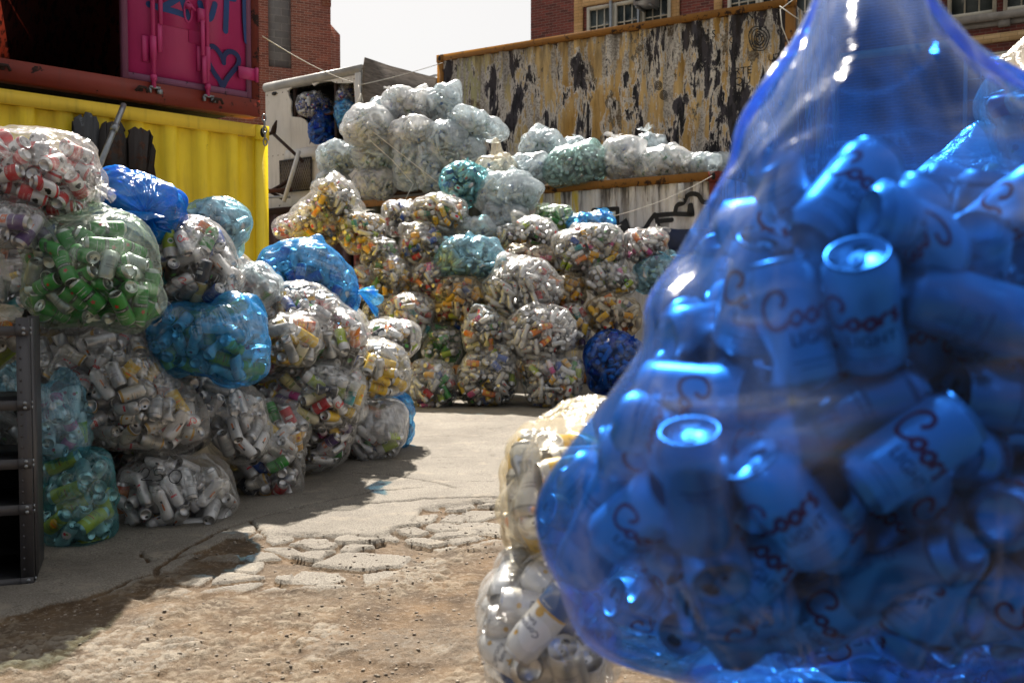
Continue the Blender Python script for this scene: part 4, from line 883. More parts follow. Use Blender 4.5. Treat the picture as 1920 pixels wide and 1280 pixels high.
# key: height, radius, rings [(upto fraction, colour, paint 0..1)], overlays, description
DES = {
 'script': (122, 33, [(1, (.80, .81, .84), .55)], lambda: ov_strokes(SCRIPT, 4.6, RED, 0, 14, 1.45)+[ov_text('LIGHT', 17, 4, -14, NAVY), ov_rect(0, -34, 44, 2, (.4, .42, .46)), ov_rect(0, -40, 30, 1.5, (.4, .42, .46))], 'red-script silver can'),
 'tea': (157, 33, [(.10, lin('#2c5fae'), 1), (.88, YEL, 1), (1, lin('#c9cccf'), .5)], lambda: [ov_text('TWISTED', 13, 0, 24, NAVY), ov_text('TEA', 15, 0, 10, NAVY), ov_rect(0, -6, 40, 4, RED), ov_text('ORIGINAL', 7, 0, -16, lin('#2c5fae')), ov_rect(0, -34, 46, 12, lin('#e9d98a'))], 'tall yellow navy-lettered can'),
 'truly': (156, 29.5, [(1, W_, .8)], lambda: [ov_text('TRULY', 15, 0, 14, NAVY), ov_disc(-4, 38, 8, lin('#c93a52')), ov_disc(6, 44, 5, lin('#6aa83a')), ov_text('HARD SELTZER', 4, 0, 0, NAVY), ov_rect(0, -40, 60, 10, lin('#cfd6dd'))], 'slim white navy-lettered can'),
 'trulypink': (156, 29.5, [(.34, lin('#cf3f86'), .9), (1, W_, .8)], lambda: [ov_text('TRULY', 15, 0, 22, NAVY), ov_disc(-4, -2, 9, lin('#8fbf4a')), ov_disc(-4, -2, 5, lin('#d9555a'))], 'slim pink-white can'),
 'green': (157, 33, [(.06, lin('#b6bbb8'), .4), (1, GRN, 1)], lambda: [ov_rect(0, 6, 92, 17, lin('#0f2416')), ov_text('Heineken', 14, 0, 6, W_), ov_star(0, 33, 13, lin('#c2212e')), ov_text('ORIGINAL', 8, 0, -18, W_), ov_rect(0, -34, 50, 2, W_)], 'green red-starred can'),
 'greenlow': (122, 33, [(.06, lin('#b6bbb8'), .4), (1, GRN, 1)], lambda: [ov_rect(0, 4, 88, 14, lin('#0f2416')), ov_text('HEINEKEN', 9, 0, 4, W_), ov_star(0, 25, 9, lin('#c2212e')), ov_rect(0, -28, 50, 2, W_)], 'short green red-starred can'),
 'tecate': (122, 33, [(.48, lin('#bf1f2c'), 1), (.93, W_, .7), (1, lin('#bf1f2c'), 1)], lambda: [ov_text('TECATE', 13, 0, -12, W_), ov_rect(0, -30, 34, 6, lin('#e08a86')), blob(0, 18, 13, BLK, 3), blob(9, 22, 8, BLK, 4)], 'red-white black-marked can'),
 'corona': (157, 33, [(.34, lin('#1f4f8c'), 1), (.37, GLD, 1), (1, W_, .8)], lambda: [ov_text('Corona', 17, 0, 20, NAVY), ov_text('Extra', 12, 4, 6, NAVY), ov_disc(0, -14, 9, GLD), ov_text('FAMILIAR', 6, 0, -32, W_), ov_disc(12, 42, 5, GLD)], 'tall navy-banded white can'),
 'modelo': (122, 33, [(.06, GLD, .5), (.94, lin('#cfcdc6'), .6), (1, GLD, .5)], lambda: [ov_text('Modelo', 12, 0, 8, BLK), ov_rect(0, -4, 40, 2, GLD), ov_text('Especial', 8, 0, -14, BLK), ov_disc(0, 28, 6, lin('#b98c3a'))], 'gold-rimmed pale can'),
 'black': (157, 33, [(1, BLK, .9)], lambda: [blob(0, 20, 14, lin('#3f9a35'), 7), ov_rect(0, -16, 40, 6, lin('#8a8f92')), ov_rect(0, -30, 30, 3, lin('#8a8f92'))], 'black green-marked can'),
 'charcoal': (122, 33, [(.1, BLK, .9), (1, lin('#2a3340'), .9)], lambda: [ov_rect(0, 10, 40, 16, lin('#c4c8cc')), ov_rect(0, 10, 34, 4, BLK), ov_rect(0, -12, 30, 2, SV)], 'charcoal pale-labelled can'),
 'blue': (122, 33, [(1, lin('#1d4ea8'), .9)], lambda: [ov_text('BUD', 14, 0, 18, W_), ov_text('LIGHT', 14, 0, 2, W_), ov_rect(0, -24, 44, 8, lin('#7fa8dd'))], 'blue white-lettered can'),
 'pink': (156, 29.5, [(.5, lin('#cf4f96'), .9), (1, lin('#e6d5dc'), .8)], lambda: [ov_disc(0, 20, 11, lin('#de6a50')), ov_rect(0, -20, 40, 5, W_)], 'slim pink can'),
 'orange': (157, 33, [(.2, lin('#b3461a'), 1), (1, lin('#df7d1f'), 1)], lambda: [ov_disc(0, 12, 18, lin('#efc33a')), ov_rect(0, -22, 46, 8, BLK), ov_rect(0, 38, 40, 4, W_)], 'orange yellow-disc can'),
 'gold': (122, 33, [(1, lin('#dca61c'), .9)], lambda: [ov_rect(0, 8, 48, 18, W_), ov_rect(0, 8, 40, 5, lin('#7a4a1c')), ov_disc(0, -24, 9, lin('#b3541c'))], 'golden white-labelled can'),
 'lime': (157, 33, [(.7, lin('#9fb82a'), .9), (1, W_, .7)], lambda: [ov_disc(0, 0, 15, W_), ov_disc(0, 0, 9, lin('#2f7d3a'))], 'lime green can'),
 'plain': (122, 33, [(1, SV, .25)], lambda: [ov_rect(0, 12, 46, 3, (.2, .2, .22)), ov_rect(0, 2, 38, 8, (.3, .3, .33)), ov_rect(0, -14, 46, 2, (.3, .3, .33))], 'plain silver can'),
 'plaintall': (157, 33, [(.12, lin('#8d9196'), .3), (1, lin('#c6c9cc'), .4)], lambda: [ov_rect(0, 20, 30, 26, lin('#9aa0a6')), ov_rect(0, -14, 46, 2, (.2, .2, .22)), ov_rect(0, -22, 46, 5, (.3, .3, .33))], 'tall silver can'),
 'red': (122, 33, [(.9, lin('#b01c28'), .95), (1, SV, .3)], lambda: [ov_rect(0, 4, 44, 14, W_), ov_rect(0, 4, 36, 5, lin('#b01c28'))], 'red white-labelled can'),
 'teal': (157, 33, [(.6, lin('#2a8f96'), .9), (1, lin('#d2d8d6'), .7)], lambda: [ov_rect(0, 0, 44, 20, W_), ov_rect(0, 2, 36, 6, lin('#1d5c70'))], 'teal-white can'),
 'purple': (157, 33, [(.5, lin('#5a3f7a'), .8), (1, lin('#bdbac6'), .4)], lambda: [ov_rect(0, 16, 40, 24, lin('#d8692a')), ov_disc(0, 16, 8, W_), ov_rect(0, -24, 44, 4, W_)], 'purple orange-block can'),
 'claw': (156, 29.5, [(.08, SV, .3), (1, W_, .75)], lambda: [blob(0, 20, 8, lin('#3a3d44'), 11), ov_rect(0, -4, 9, 34, lin('#d97a35')), ov_rect(-14, -8, 3, 40, (.35, .35, .38))], 'slim orange-striped white can'),
 'clawred': (156, 29.5, [(.08, lin('#a81f3a'), .8), (1, lin('#cfd1d4'), .6)], lambda: [ov_rect(0, 22, 30, 10, lin('#d02a48')), ov_rect(0, 2, 4, 26, (.25, .25, .28)), ov_rect(8, 2, 4, 22, (.25, .25, .28))], 'slim red-marked silver can'),
 'cream': (157, 33, [(.5, lin('#d9cd86'), .9), (1, lin('#e8e2c2'), .9)], lambda: [ov_rect(0, 10, 44, 16, lin('#8a9a5a')), ov_rect(0, -20, 40, 4, lin('#5a6a3a'))], 'pale yellow can'),
 'pepsi': (122, 33, [(1, lin('#1b3f9a'), .9)], lambda: [ov_disc(0, 8, 19, W_), ov_poly([(-17, 14), (-10, 24), (0, 27), (10, 24), (17, 14), (0, 10)], lin('#c0212e')), ov_poly([(-17, 2), (0, 5), (17, 2), (10, -8), (0, -11), (-10, -8)], lin('#1b3f9a'))], 'blue roundel can'),
}
def lathe(prof, n, cols):
    """prof [(r,z)], cols per ring segment -> V,Q,colQ"""
    th = np.linspace(0, 2*np.pi, n+1)[:-1]; m = len(prof)
    V = np.array([[r*np.cos(a), r*np.sin(a), z] for r, z in prof for a in th]); Q = []; C = []
    for i in range(m-1):
        for k in range(n): Q.append((i*n+k, i*n+(k+1) % n, (i+1)*n+(k+1) % n, (i+1)*n+k)); C.append(cols[i])
    return V, np.array(Q), np.array(C)
def dent(V, kind, seed, H):
    """crumple a can; V in metres with z along the can"""
    V = V.copy(); q = np.random.default_rng(seed)
    if kind == 0: return V
    th = np.arctan2(V[:, 1], V[:, 0]); rad = np.hypot(V[:, 0], V[:, 1]); z = V[:, 2]/H
    if kind == 1:
        for _ in range(2):
            a = q.random()*6.28; zc = .25+.5*q.random(); d = np.cos(th-a); w = np.exp(-((z-zc)/.16)**2)*np.clip(d, 0, 1)**2
            V[:, :2] *= (1-.42*w)[:, None]
    elif kind == 2:
        zc = .3+.4*q.random(); a = q.random()*6.28; w = np.exp(-((z-zc)/.2)**2); V[:, :2] *= (1-.35*w*(.55+.45*np.cos(2*(th-a))))[:, None]
        V[:, 2] = H*(z-.22*np.clip((z-zc+.15)/.3, 0, 1)); sh = (z-zc)*.012; V[:, 0] += np.where(z > zc, (z-zc)*H*.45*math.cos(a), 0); V[:, 1] += np.where(z > zc, (z-zc)*H*.45*math.sin(a), 0)
    elif kind == 3:
        f = .35+.65*np.abs(z-.5)*2; c = math.cos(seed); s = math.sin(seed); u = V[:, 0]*c+V[:, 1]*s; v = -V[:, 0]*s+V[:, 1]*c
        u = u*f*(1+.25*np.sin(z*9+v*60)); v = v*(1+.25*(1-f)); V[:, 0] = u*c-v*s; V[:, 1] = u*s+v*c
    return V
def can_template(key, lod, kind):
    """returns body (V,Q,T,col per face Q then T), lid same; centred on the can's middle, axis z, metres"""
    Hh, R, rings, ovf, _ = DES[key]; seed = (sum(map(ord, key))*7+kind*13) % 997
    n = {0: 24, 1: 14, 2: 9}[lod]; A = lambda c, p=0: (*c, p)
    def colat(z):
        f = z/Hh
        for up, c, p in rings:
            if f <= up+1e-6: return A(c, p)
        return A(rings[-1][1], rings[-1][2])
    if lod == 2: zz = [0, Hh*.07]; mid = sorted({round(Hh*r[0], 1) for r in rings if .1 < r[0] < .9} | {Hh*.5}); top = Hh*.9
    else:
        zz = [0, Hh*.03, Hh*.09]; mid = sorted({round(Hh*r[0], 1) for r in rings if .1 < r[0] < .88} | ({Hh*x for x in (.25, .4, .5, .62, .76)} if lod == 0 else {Hh*.36, Hh*.64})); top = Hh*.88
    prof = []; cols = []
    if lod == 0: prof += [(0.1, 9), (R*.55, 7), (R*.70, 0)]; cols += [A(ALU)]*2
    elif lod == 1: prof += [(0.1, 7), (R*.70, 0)]; cols += [A(ALU)]
    else: prof += [(0.1, 1), (R*.72, 0)]; cols += [A(ALU)]
    prof.append((R, Hh*.08)); cols.append(A(ALU))
    prev = Hh*.08
    for z in list(mid)+[top]:
        if z <= prev+.5: continue
        cols.append(colat((prev+z)/2)); prof.append((R, z)); prev = z
    prof.append((R*.84, Hh*.965)); cols.append(colat(Hh*.99) if lod < 2 else A(ALU))
    nb = 2 if lod == 0 else 1; bottom = lathe(prof[:nb+1], n, cols[:nb]); body = lathe(prof[nb:], n, cols[nb:])
    lp = [(R*.84, Hh*.965), (R*.87, Hh*.985), (R*.84, Hh), (R*.78, Hh*.995), (R*.74, Hh-6), (0.1, Hh-5.2)] if lod == 0 else ([(R*.84, Hh*.965), (R*.86, Hh), (R*.76, Hh-1), (R*.72, Hh-5), (.1, Hh-4.5)] if lod == 1 else [(R*.84, Hh*.965), (R*.8, Hh), (.1, Hh-3)])
    lid = lathe(lp, n, [A(ALU)]*(len(lp)-1))
    lid2 = None
    if lod == 2: lid = lathe(lp[:2], n, [A(ALU)]); lid2 = lathe(lp[1:], n, [A(ALU)])
    elif lod == 1: lid2 = lathe(lp[2:], n, [A(ALU)]*2); lid = lathe(lp[:3], n, [A(ALU)]*2)
    def pack(parts):
        V = []; Q = []; T = []; CQ = []; CT = []; nn = 0
        for v, q, t, cq, ct in parts:
            V.append(v)
            if len(q): Q.append(np.asarray(q)+nn); CQ.append(cq)
            if len(t): T.append(np.asarray(t)+nn); CT.append(ct)
            nn += len(v)
        return [np.concatenate(V), np.concatenate(Q) if Q else np.zeros((0, 4), int), np.concatenate(T) if T else np.zeros((0, 3), int), np.concatenate(CQ) if CQ else np.zeros((0, 4)), np.concatenate(CT) if CT else np.zeros((0, 4))]
    bp = [(body[0], body[1], (), body[2], None), (bottom[0], bottom[1], (), bottom[2], None)]
    ovs = ovf()
    if lod < 2:
        for (v, q, t, c, ntx) in ovs:
            if lod == 1 and ntx > 9: continue
            for side in ((0, math.pi) if lod == 0 or ntx < 1 else (0, math.pi)):
                a = v[:, 0]/R+side+.3; rr = R*(1.012 if lod == 0 else 1.03)
                P = np.stack([rr*np.cos(a), rr*np.sin(a), Hh/2+v[:, 1]], 1)
                bp.append((P, q, t, np.tile([*c, 1], (len(q), 1)) if len(q) else None, np.tile([*c, 1], (len(t), 1)) if len(t) else None))
    else:
        for (v, q, t, c, ntx) in ovs[:2]:
            x0, x1 = v[:, 0].min(), v[:, 0].max(); y0, y1 = v[:, 1].min(), v[:, 1].max()
            if ntx or len(v) > 0:
                hw = min((x1-x0)/2, 22)*(.7 if ntx else 1); hh = (y1-y0)/2*(.6 if ntx else 1); yc = (y0+y1)/2
                for side in (0, math.pi):
                    P = []
                    for xx in (-hw, 0, hw):
                        for yy in (yc-hh, yc+hh): a = xx/R+side+.39; P.append((R*1.03*np.cos(a), R*1.03*np.sin(a), Hh/2+yy))
                    bp.append((np.array(P), [(0, 2, 3, 1), (2, 4, 5, 3)], (), np.tile([*c, 1], (2, 1)), None))
    lpz = [(lid[0], lid[1], (), lid[2], None)]+([(lid2[0], lid2[1], (), lid2[2], None)] if lid2 is not None else [])
    if lod == 0:
        # pull tab and mouth
        zt_ = Hh-4.2; th = np.linspace(0, 2*np.pi, 13)[:-1]
        P = np.vstack([[(2, 0, zt_)], np.stack([2+11*np.cos(th), 6.5*np.sin(th), 0*th+zt_+.3*np.cos(th)], 1)]); T_ = [(0, 1+i, 1+(i+1) % 12) for i in range(12)]; lpz.append((P, (), T_, None, np.tile([.75, .75, .76, 0], (12, 1))))
        P = np.vstack([[(6, 0, zt_+.3)], np.stack([6+4*np.cos(th), 3.2*np.sin(th), 0*th+zt_+.5], 1)]); lpz.append((P, (), T_, None, np.tile([.12, .12, .12, 0], (12, 1))))
        P = np.vstack([[(-14, 0, zt_-.4)], np.stack([-14+6.5*np.cos(th), 9*np.sin(th), 0*th+zt_-.4], 1)]); lpz.append((P, (), T_, None, np.tile([.01, .01, .01, 1], (12, 1))))
    elif lod == 1:
        th = np.linspace(0, 2*np.pi, 7)[:-1]; P = np.vstack([[(-12, 0, Hh-4)], np.stack([-12+6*np.cos(th), 8*np.sin(th), 0*th+Hh-4], 1)]); lpz.append((P, (), [(0, 1+i, 1+(i+1) % 6) for i in range(6)], None, np.tile([.02, .02, .02, 1], (6, 1))))
    out = []
    for parts in (bp, lpz):
        g = pack(parts); g[0] = g[0]/1000.0; g[0] = dent(g[0], kind, seed, Hh/1000.0); g[0][:, 2] -= Hh/2000.0; out.append(g)
    return out
_ct = {}
def tmpl(key, lod, kind):
    k = (key, lod, kind)
    if k not in _ct: _ct[k] = can_template(*k)
    return _ct[k]
# clear bottle: lumpy lathe
def bottle_template(lab, kind):
    Hh = 200; A = lambda c, p=1: (*c, p); pl = (.78, .84, .87); lc = {0: pl, 1: lin('#3c6fb5'), 2: lin('#2f7a4a'), 3: lin('#d8d8d8'), 4: lin('#2c3430')}[lab]
    prof = [(.1, 4), (24, 0), (31, 10), (29, 40), (31, 60), (29, 80), (32, 100), (32, 135), (22, 165), (11, 182), (11, 186), (13, 187), (13, 198), (.1, 199)]
    cols = [A(pl)]*6+[A(lc)]+[A(pl)]*4+[A(W_ if lab != 2 else lc)]*2
    V, Q, C = lathe(prof, 8, cols); V = dent(V/1000, kind, lab*3+kind, Hh/1000); V[:, 2] -= .1
    return [V, Q, np.zeros((0, 3), int), C, np.zeros((0, 4))]
tb_ = NT('clear_plastic_bottle'); cc_ = tb_.n('ShaderNodeVertexColor', layer_name='Col')
p_ = tb_.principled(cc_.outputs['Color'], .22, 0, None, .6); 
tr_ = tb_.n('ShaderNodeBsdfTransparent'); tr_.inputs[0].default_value = (.93, .95, .95, 1); mx_ = tb_.n('ShaderNodeMixShader'); mx_.inputs[0].default_value = .62
tb_.l(tr_.outputs[0], mx_.inputs[1]); tb_.l(p_.outputs[0], mx_.inputs[2]); tb_.l(mx_.outputs[0], tb_.out.inputs['Surface']); M['bottle'] = tb_.m

# ------------------------------------------------------------ bags
MIX = dict(plain=9, plaintall=8, script=9, gold=6, tea=6, claw=8, clawred=6, black=5, charcoal=4, red=4, blue=5, pink=3, orange=4, lime=3, teal=3, modelo=5, truly=6, green=3, purple=2, cream=3)
PAL = {
 'mix': MIX, 'light': dict(MIX, plain=24, claw=16, plaintall=14, script=12), 'dark': dict(MIX, black=24, charcoal=18, plain=16, gold=2), 'gold': dict(MIX, gold=20, tea=14, orange=6),
 'heine': dict(green=10, greenlow=2, plain=1.6), 'tec': dict(tecate=10, plain=1), 'purp': dict(purple=8, plain=4, plaintall=3, orange=1), 'silver': dict(script=16, modelo=12, plain=4, plaintall=4, claw=5, clawred=4, tea=2, orange=2, pink=1, red=1),
 'coors': dict(script=11, plain=2, plaintall=1, truly=.6), 'corona': dict(corona=9, plain=1), 'tea': dict(tea=10, cream=3, plaintall=5, orange=1), 'seltz': dict(trulypink=8, truly=6, lime=2, pink=3),
 'tealtea': dict(tea=9, truly=8, trulypink=1, plaintall=2), 'blues': dict(blue=5, plaintall=9, script=4), 'sky': dict(plaintall=10, claw=4, plain=4), 'greens': dict(green=6, lime=3, greenlow=6, plain=3),
 'pepsi': dict(pepsi=8, plaintall=2, blue=2), 'white': dict(claw=10, clawred=6, truly=5, plaintall=4, orange=2, red=1), 'cup': dict(claw=6, clawred=6, plaintall=6, orange=2, black=2, truly=2), 'pinkmix': dict(pink=6, red=5, clawred=6, plain=6, tecate=3, orange=2)}
BAGS = []
def bag(pal, film_, box, d, label, D=None, out=None, tie=None, peak=None, knot=None, near=None, fill=1.0, group=None, short=None, bottles=False, vmax=None, sq=None, base=False):
    BAGS.append(dict(pal=pal, film=film_, box=box, d=d, label=label, D=D, out=out, tie=tie, peak=peak, knot=knot, near=near, fill=fill, group=group, short=short or label, bottles=bottles, vmax=vmax, sq=sq))
GL, GF, GC, GW = 'bags of cans heaped along the left', 'bags of cans heaped at the back', 'bags of clear bottles on the container row', 'blue and clear bags inside the truck box'
# foreground right
bag('coors', 'strong', (1005, -130, 2190, 1290), 1.17, 'huge blurred blue bag of silver cans in the right foreground', D=.36, group=None, short='the blurred blue foreground bag',
    out=[(1540, -80), (1508, 20), (1452, 110), (1378, 228), (1364, 305), (1312, 400), (1258, 490), (1210, 565), (1204, 645), (1150, 730), (1105, 790), (1012, 915), (1003, 985), (1022, 1060), (1045, 1140), (1085, 1225), (1180, 1278), (1400, 1320), (1700, 1330), (2000, 1290), (2150, 1150), (2230, 900), (2220, 650), (2180, 370), (2060, 205), (1950, 150), (1885, 118), (1812, 72), (1740, -10), (1706, -80), (1650, -160), (1590, -160)], vmax=330, near=0, fill=1.3, tie=(1605, -140))
bag('corona', 'clear', (900, 1018, 1130, 1330), 1.95, 'clear bag of tall white lager cans under the cream-topped bag', short='the lower clear bag behind the blue bag', D=.26, fill=1.25, near=0, out=[(968, 1022), (938, 1045), (920, 1090), (914, 1140), (920, 1210), (942, 1275), (970, 1320), (1040, 1340), (1120, 1320), (1140, 1200), (1120, 1080), (1060, 1030), (1000, 1018)], group='clear bags beside the blue foreground bag')
bag('tea', 'cream', (948, 735, 1190, 1060), 2.05, 'cream bag of yellow cans standing on the clear lager-can bag', short='the upper cream bag behind the blue bag', D=.26, fill=1.25, near=0, out=[(1105, 733), (1060, 745), (1040, 765), (1003, 785), (965, 830), (950, 880), (950, 950), (958, 1000), (985, 1040), (1050, 1075), (1150, 1060), (1190, 960), (1190, 820), (1150, 745)], vmax=860, group='clear bags beside the blue foreground bag')
bag('light', 'milky', (1130, 1262, 1760, 1560), 1.45, 'white bag under the huge blue bag, only its top showing', D=.30, near=0, short='the white bag under the blue bag')
bag('seltz', 'cream', (1835, 40, 2120, 330), 2.6, 'white gathered bag top at the upper right edge', D=.2, out=[(2000, 30), (1930, 62), (1885, 102), (1845, 112), (1850, 200), (1900, 300), (2050, 330), (2150, 200), (2100, 60)], vmax=210, near=0, tie=(2010, 20), short='the white bag at the upper right edge')
# left heap, bottom row
bag('tealtea', 'teal', (86, 832, 212, 1034), 4.40, 'pale teal bag of yellow and white cans beside the shelf foot', D=.17, group=GL, near=1, sq=3.4)
bag('white', 'clear', (212, 838, 440, 1000), 4.85, 'clear bag marked 250 sitting on the ground', D=.26, group=GL, near=1)
bag('mix', 'clear', (440, 742, 574, 944), 5.55, 'upright clear bag of mixed cans right of the 250 bag', D=.24, group=GL, near=1, sq=3)
bag('mix', 'clear', (560, 690, 682, 897), 6.15, 'narrow clear bag with can ends low at its pointed foot', D=.26, group=GL, near=1, out=[(640, 690), (600, 700), (565, 740), (560, 800), (570, 850), (582, 894), (600, 890), (640, 850), (665, 800), (682, 745), (672, 705)])
bag('light', 'milky', (640, 738, 768, 872), 6.75, 'hazy clear bag at the right foot of left heap', D=.28, group=GL, near=1)
bag('blues', 'blue', (700, 728, 776, 842), 7.2, 'small blue bag peeking out at the heap\'s right foot', D=.2, group=GL)
# second row
bag('seltz', 'sky', (66, 676, 152, 880), 4.45, 'pale blue bag of pink and white cans above the teal bag', D=.2, group=GL, near=1)
bag('silver', 'clear', (68, 598, 380, 842), 4.85, 'large clear bag of silver white cans with loose film corner', D=.3, group=GL, near=1, out=[(95, 606), (150, 600), (230, 606), (280, 640), (322, 700), (345, 745), (382, 812), (330, 838), (230, 842), (165, 818), (148, 760), (110, 715), (72, 660), (70, 620)])
bag('cup', 'clear', (318, 688, 502, 868), 5.3, 'clear bag of upended white cups and cans below the blue bag', D=.25, group=GL, near=1, out=[(330, 695), (400, 690), (455, 712), (490, 745), (502, 790), (497, 866), (440, 850), (380, 815), (345, 760), (318, 720)])
bag('dark', 'clear', (255, 775, 400, 850), 5.15, 'dark squashed bag between the large silver bag and 250 bag', D=.2, group=GL, near=1)
bag('mix', 'clear', (484, 672, 690, 800), 5.95, 'clear bag with black and cream cans above the narrow bag', D=.28, group=GL, near=1)
# third row
bag('heine', 'green', (64, 388, 292, 614), 4.35, 'clear bag of green cans with red stars', D=.27, group=GL, near=1, out=[(150, 392), (205, 388), (245, 398), (275, 425), (291, 470), (290, 530), (281, 600), (260, 613), (215, 600), (120, 606), (72, 598), (62, 540), (66, 470), (90, 425)])
bag('blues', 'blue', (282, 545, 504, 716), 5.0, 'blue bag of yellow and silver cans in the heap\'s middle', D=.25, group=GL, near=1, out=[(300, 566), (380, 566), (432, 562), (438, 548), (475, 546), (498, 580), (500, 640), (492, 700), (478, 716), (410, 704), (320, 692), (288, 668), (284, 610)], sq=3.4)
BAGS[-1]['pal'] = 'tealtea'
bag('tea', 'clear', (486, 578, 604, 690), 5.7, 'clear bag of tall yellow cans right of the blue bag', D=.22, group=GL, near=1)
bag('mix', 'clear', (497, 520, 694, 700), 6.1, 'big sunlit clear bag of mixed cans at the heap\'s shoulder', D=.3, group=GL, near=1, out=[(520, 528), (560, 520), (605, 535), (640, 565), (670, 590), (690, 620), (668, 690), (640, 700), (600, 680), (540, 640), (500, 580), (500, 545)])
bag('tea', 'clear', (640, 628, 768, 748), 6.75, 'clear bag of tall yellow cans above the hazy foot bag', D=.3, group=GL, near=1)
bag('dark', 'clear', (678, 594, 792, 668), 7.6, 'low clear bag of dark red and black cans behind', D=.3, group=GL, near=1)
bag('dark', 'clear', (-40, 480, 90, 610), 4.6, 'dim clear bag of dark cans left of the green-can bag', D=.25, group=GL, near=1)
bag('light', 'cream', (-60, 560, 42, 692), 4.1, 'cream bag standing behind the shelf top', D=.15, group=GL, near=1)
bag('sky', 'sky', (-120, 676, 62, 742), 4.3, 'pale blue bag lying behind the shelf bars', D=.18, group=GL, near=1)
bag('dark', 'clear', (-150, 760, 66, 1060), 4.65, 'dim bag of dark cans behind the shelving unit', D=.2, group=GL, near=1)
# fourth row
bag('light', 'clear', (284, 400, 446, 572), 5.1, 'clear sunlit bag of white cans between the two blue bags', D=.27, group=GL, near=1, out=[(330, 405), (370, 402), (405, 418), (432, 455), (445, 510), (438, 555), (400, 570), (320, 566), (286, 560), (286, 480), (300, 430)])
bag('light', 'grey', (436, 488, 526, 580), 5.9, 'small grey hazy bag above the yellow-can bag', D=.2, group=GL, near=1)
bag('blues', 'blue', (478, 443, 684, 606), 6.6, 'blue bag of blue cans with a tied tail on the right', D=.3, group=GL, near=1, tie=(690, 545), knot=((668, 545), (1, 0, -.15), .16), out=[(500, 462), (540, 446), (590, 447), (625, 465), (655, 500), (668, 540), (664, 575), (650, 598), (600, 580), (520, 545), (482, 510), (482, 480)])
bag('tec', 'clear', (-60, 240, 192, 420), 4.4, 'clear bag of red and white cans on top of the heap', D=.28, group=GL, near=1, out=[(-60, 246), (60, 240), (130, 246), (165, 262), (175, 300), (192, 335), (180, 375), (150, 400), (80, 405), (20, 395), (-60, 400)], tie=(200, 345), knot=((178, 350), (1, -.2, .05), .07))
bag('purp', 'clear', (-60, 362, 84, 474), 4.15, 'clear bag of purple and silver cans with hanging tied neck', D=.18, group=GL, near=1, tie=(20, 500), knot=((18, 452), (0, -.35, -1), .13))
bag('blues', 'solidblue', (180, 312, 350, 456), 4.95, 'bright opaque blue bag with knot facing forward', D=.24, group=GL, near=1, tie=(300, 415), knot=((305, 408), (.45, -1, -.35), .10), out=[(184, 318), (235, 314), (290, 330), (335, 360), (342, 395), (330, 425), (300, 455), (230, 420), (180, 400)])
bag('sky', 'sky', (334, 360, 470, 492), 5.6, 'pale blue bag against the yellow container wall', D=.24, group=GL, near=1)
for j_, (bx_, dd_, lb_) in enumerate((((-160, 430, 120, 720), 5.2, 'dark bag deep in the heap left of the green cans'), ((60, 560, 340, 930), 5.7, 'dark bag deep behind the large silver-can bag'), ((250, 440, 520, 760), 5.95, 'dark bag deep behind the middle blue bag'), ((420, 560, 640, 880), 6.7, 'dark bag deep behind the upright clear bag'), ((540, 540, 700, 860), 7.2, 'dark bag deep behind the narrow pointed bag'), ((100, 400, 330, 640), 5.3, 'dark bag deep behind the green-can bag'), ((-220, 620, 90, 1010), 5.1, 'dark bag deep behind the shelving unit'), ((50, 330, 270, 500), 4.95, 'dark bag deep between red-white and green-can bags'))): bag('dark', 'clear', bx_, dd_, lb_, group=GL)
for j_, (bx_, dd_, pl_, lb_) in enumerate((((1640, 230, 2300, 760), 2.75, 'light', 'white bag standing beneath the gathered top at the right edge'), ((1400, 560, 2050, 1120), 2.45, 'mix', 'clear bag hidden behind the huge blue bag, middle'), ((1800, 640, 2500, 1300), 2.2, 'dark', 'clear bag hidden behind the huge blue bag, far right'), ((1350, 960, 1900, 1500), 2.2, 'dark', 'clear bag on the ground behind the huge blue bag'))): bag(pl_, 'milky' if j_ == 0 else 'clear', bx_, dd_, lb_, D=.3)  # added bags that block light coming through the big blue bag from behind
# back heap, from the ground up
def fb(*a, **k): k.setdefault('group', GF); bag(*a, **k)
fb('light', 'clear', (764, 668, 860, 774), 10.0, 'squat clear bag on the ground, leftmost of the back heap')
fb('dark', 'clear', (856, 640, 974, 768), 10.05, 'black-can bag on the ground, dark bottomed', sq=3.2)
fb('mix', 'clear', (974, 655, 1094, 768), 10.0, 'clear mixed bag on the ground right of the black-can bag', sq=3)
fb('blues', 'deep', (1092, 618, 1200, 738), 10.2, 'dark blue bag on the ground beside the big blue one')
fb('mix', 'clear', (866, 572, 948, 672), 10.2, 'round clear bag sitting on the black-can bag')
fb('white', 'clear', (942, 563, 1080, 686), 10.15, 'white and yellow can bag bulging over the ground row')
fb('gold', 'clear', (1040, 565, 1112, 655), 10.5, 'half hidden yellowish bag behind the bulging bag')
fb('gold', 'amber', (1096, 549, 1204, 632), 10.5, 'amber bag of golden cans above the dark blue bag')
fb('gold', 'amber', (812, 517, 918, 618), 10.7, 'amber hazy bag of yellow cans at the heap centre')
fb('white', 'clear', (908, 483, 1052, 600), 10.6, 'large bag of long white cans at the heap centre', peak=(950, 486, .06))
fb('gold', 'amber', (1012, 508, 1102, 590), 10.9, 'yellow and green can bag right of the long white-can bag')
fb('light', 'clear', (1088, 487, 1198, 562), 10.8, 'bag with black tie and gathered centre knot', tie=(1140, 520), knot=((1140, 522), (0, -1, 0), .05))
fb('sky', 'sky', (1184, 475, 1268, 556), 10.9, 'pale blue bag at the right edge of the back heap')
fb('mix', 'clear', (716, 542, 818, 650), 10.6, 'clear mixed bag left of the amber hazy bag')
fb('greens', 'clear', (790, 604, 866, 690), 10.5, 'bag with green cans tucked behind the squat bag')
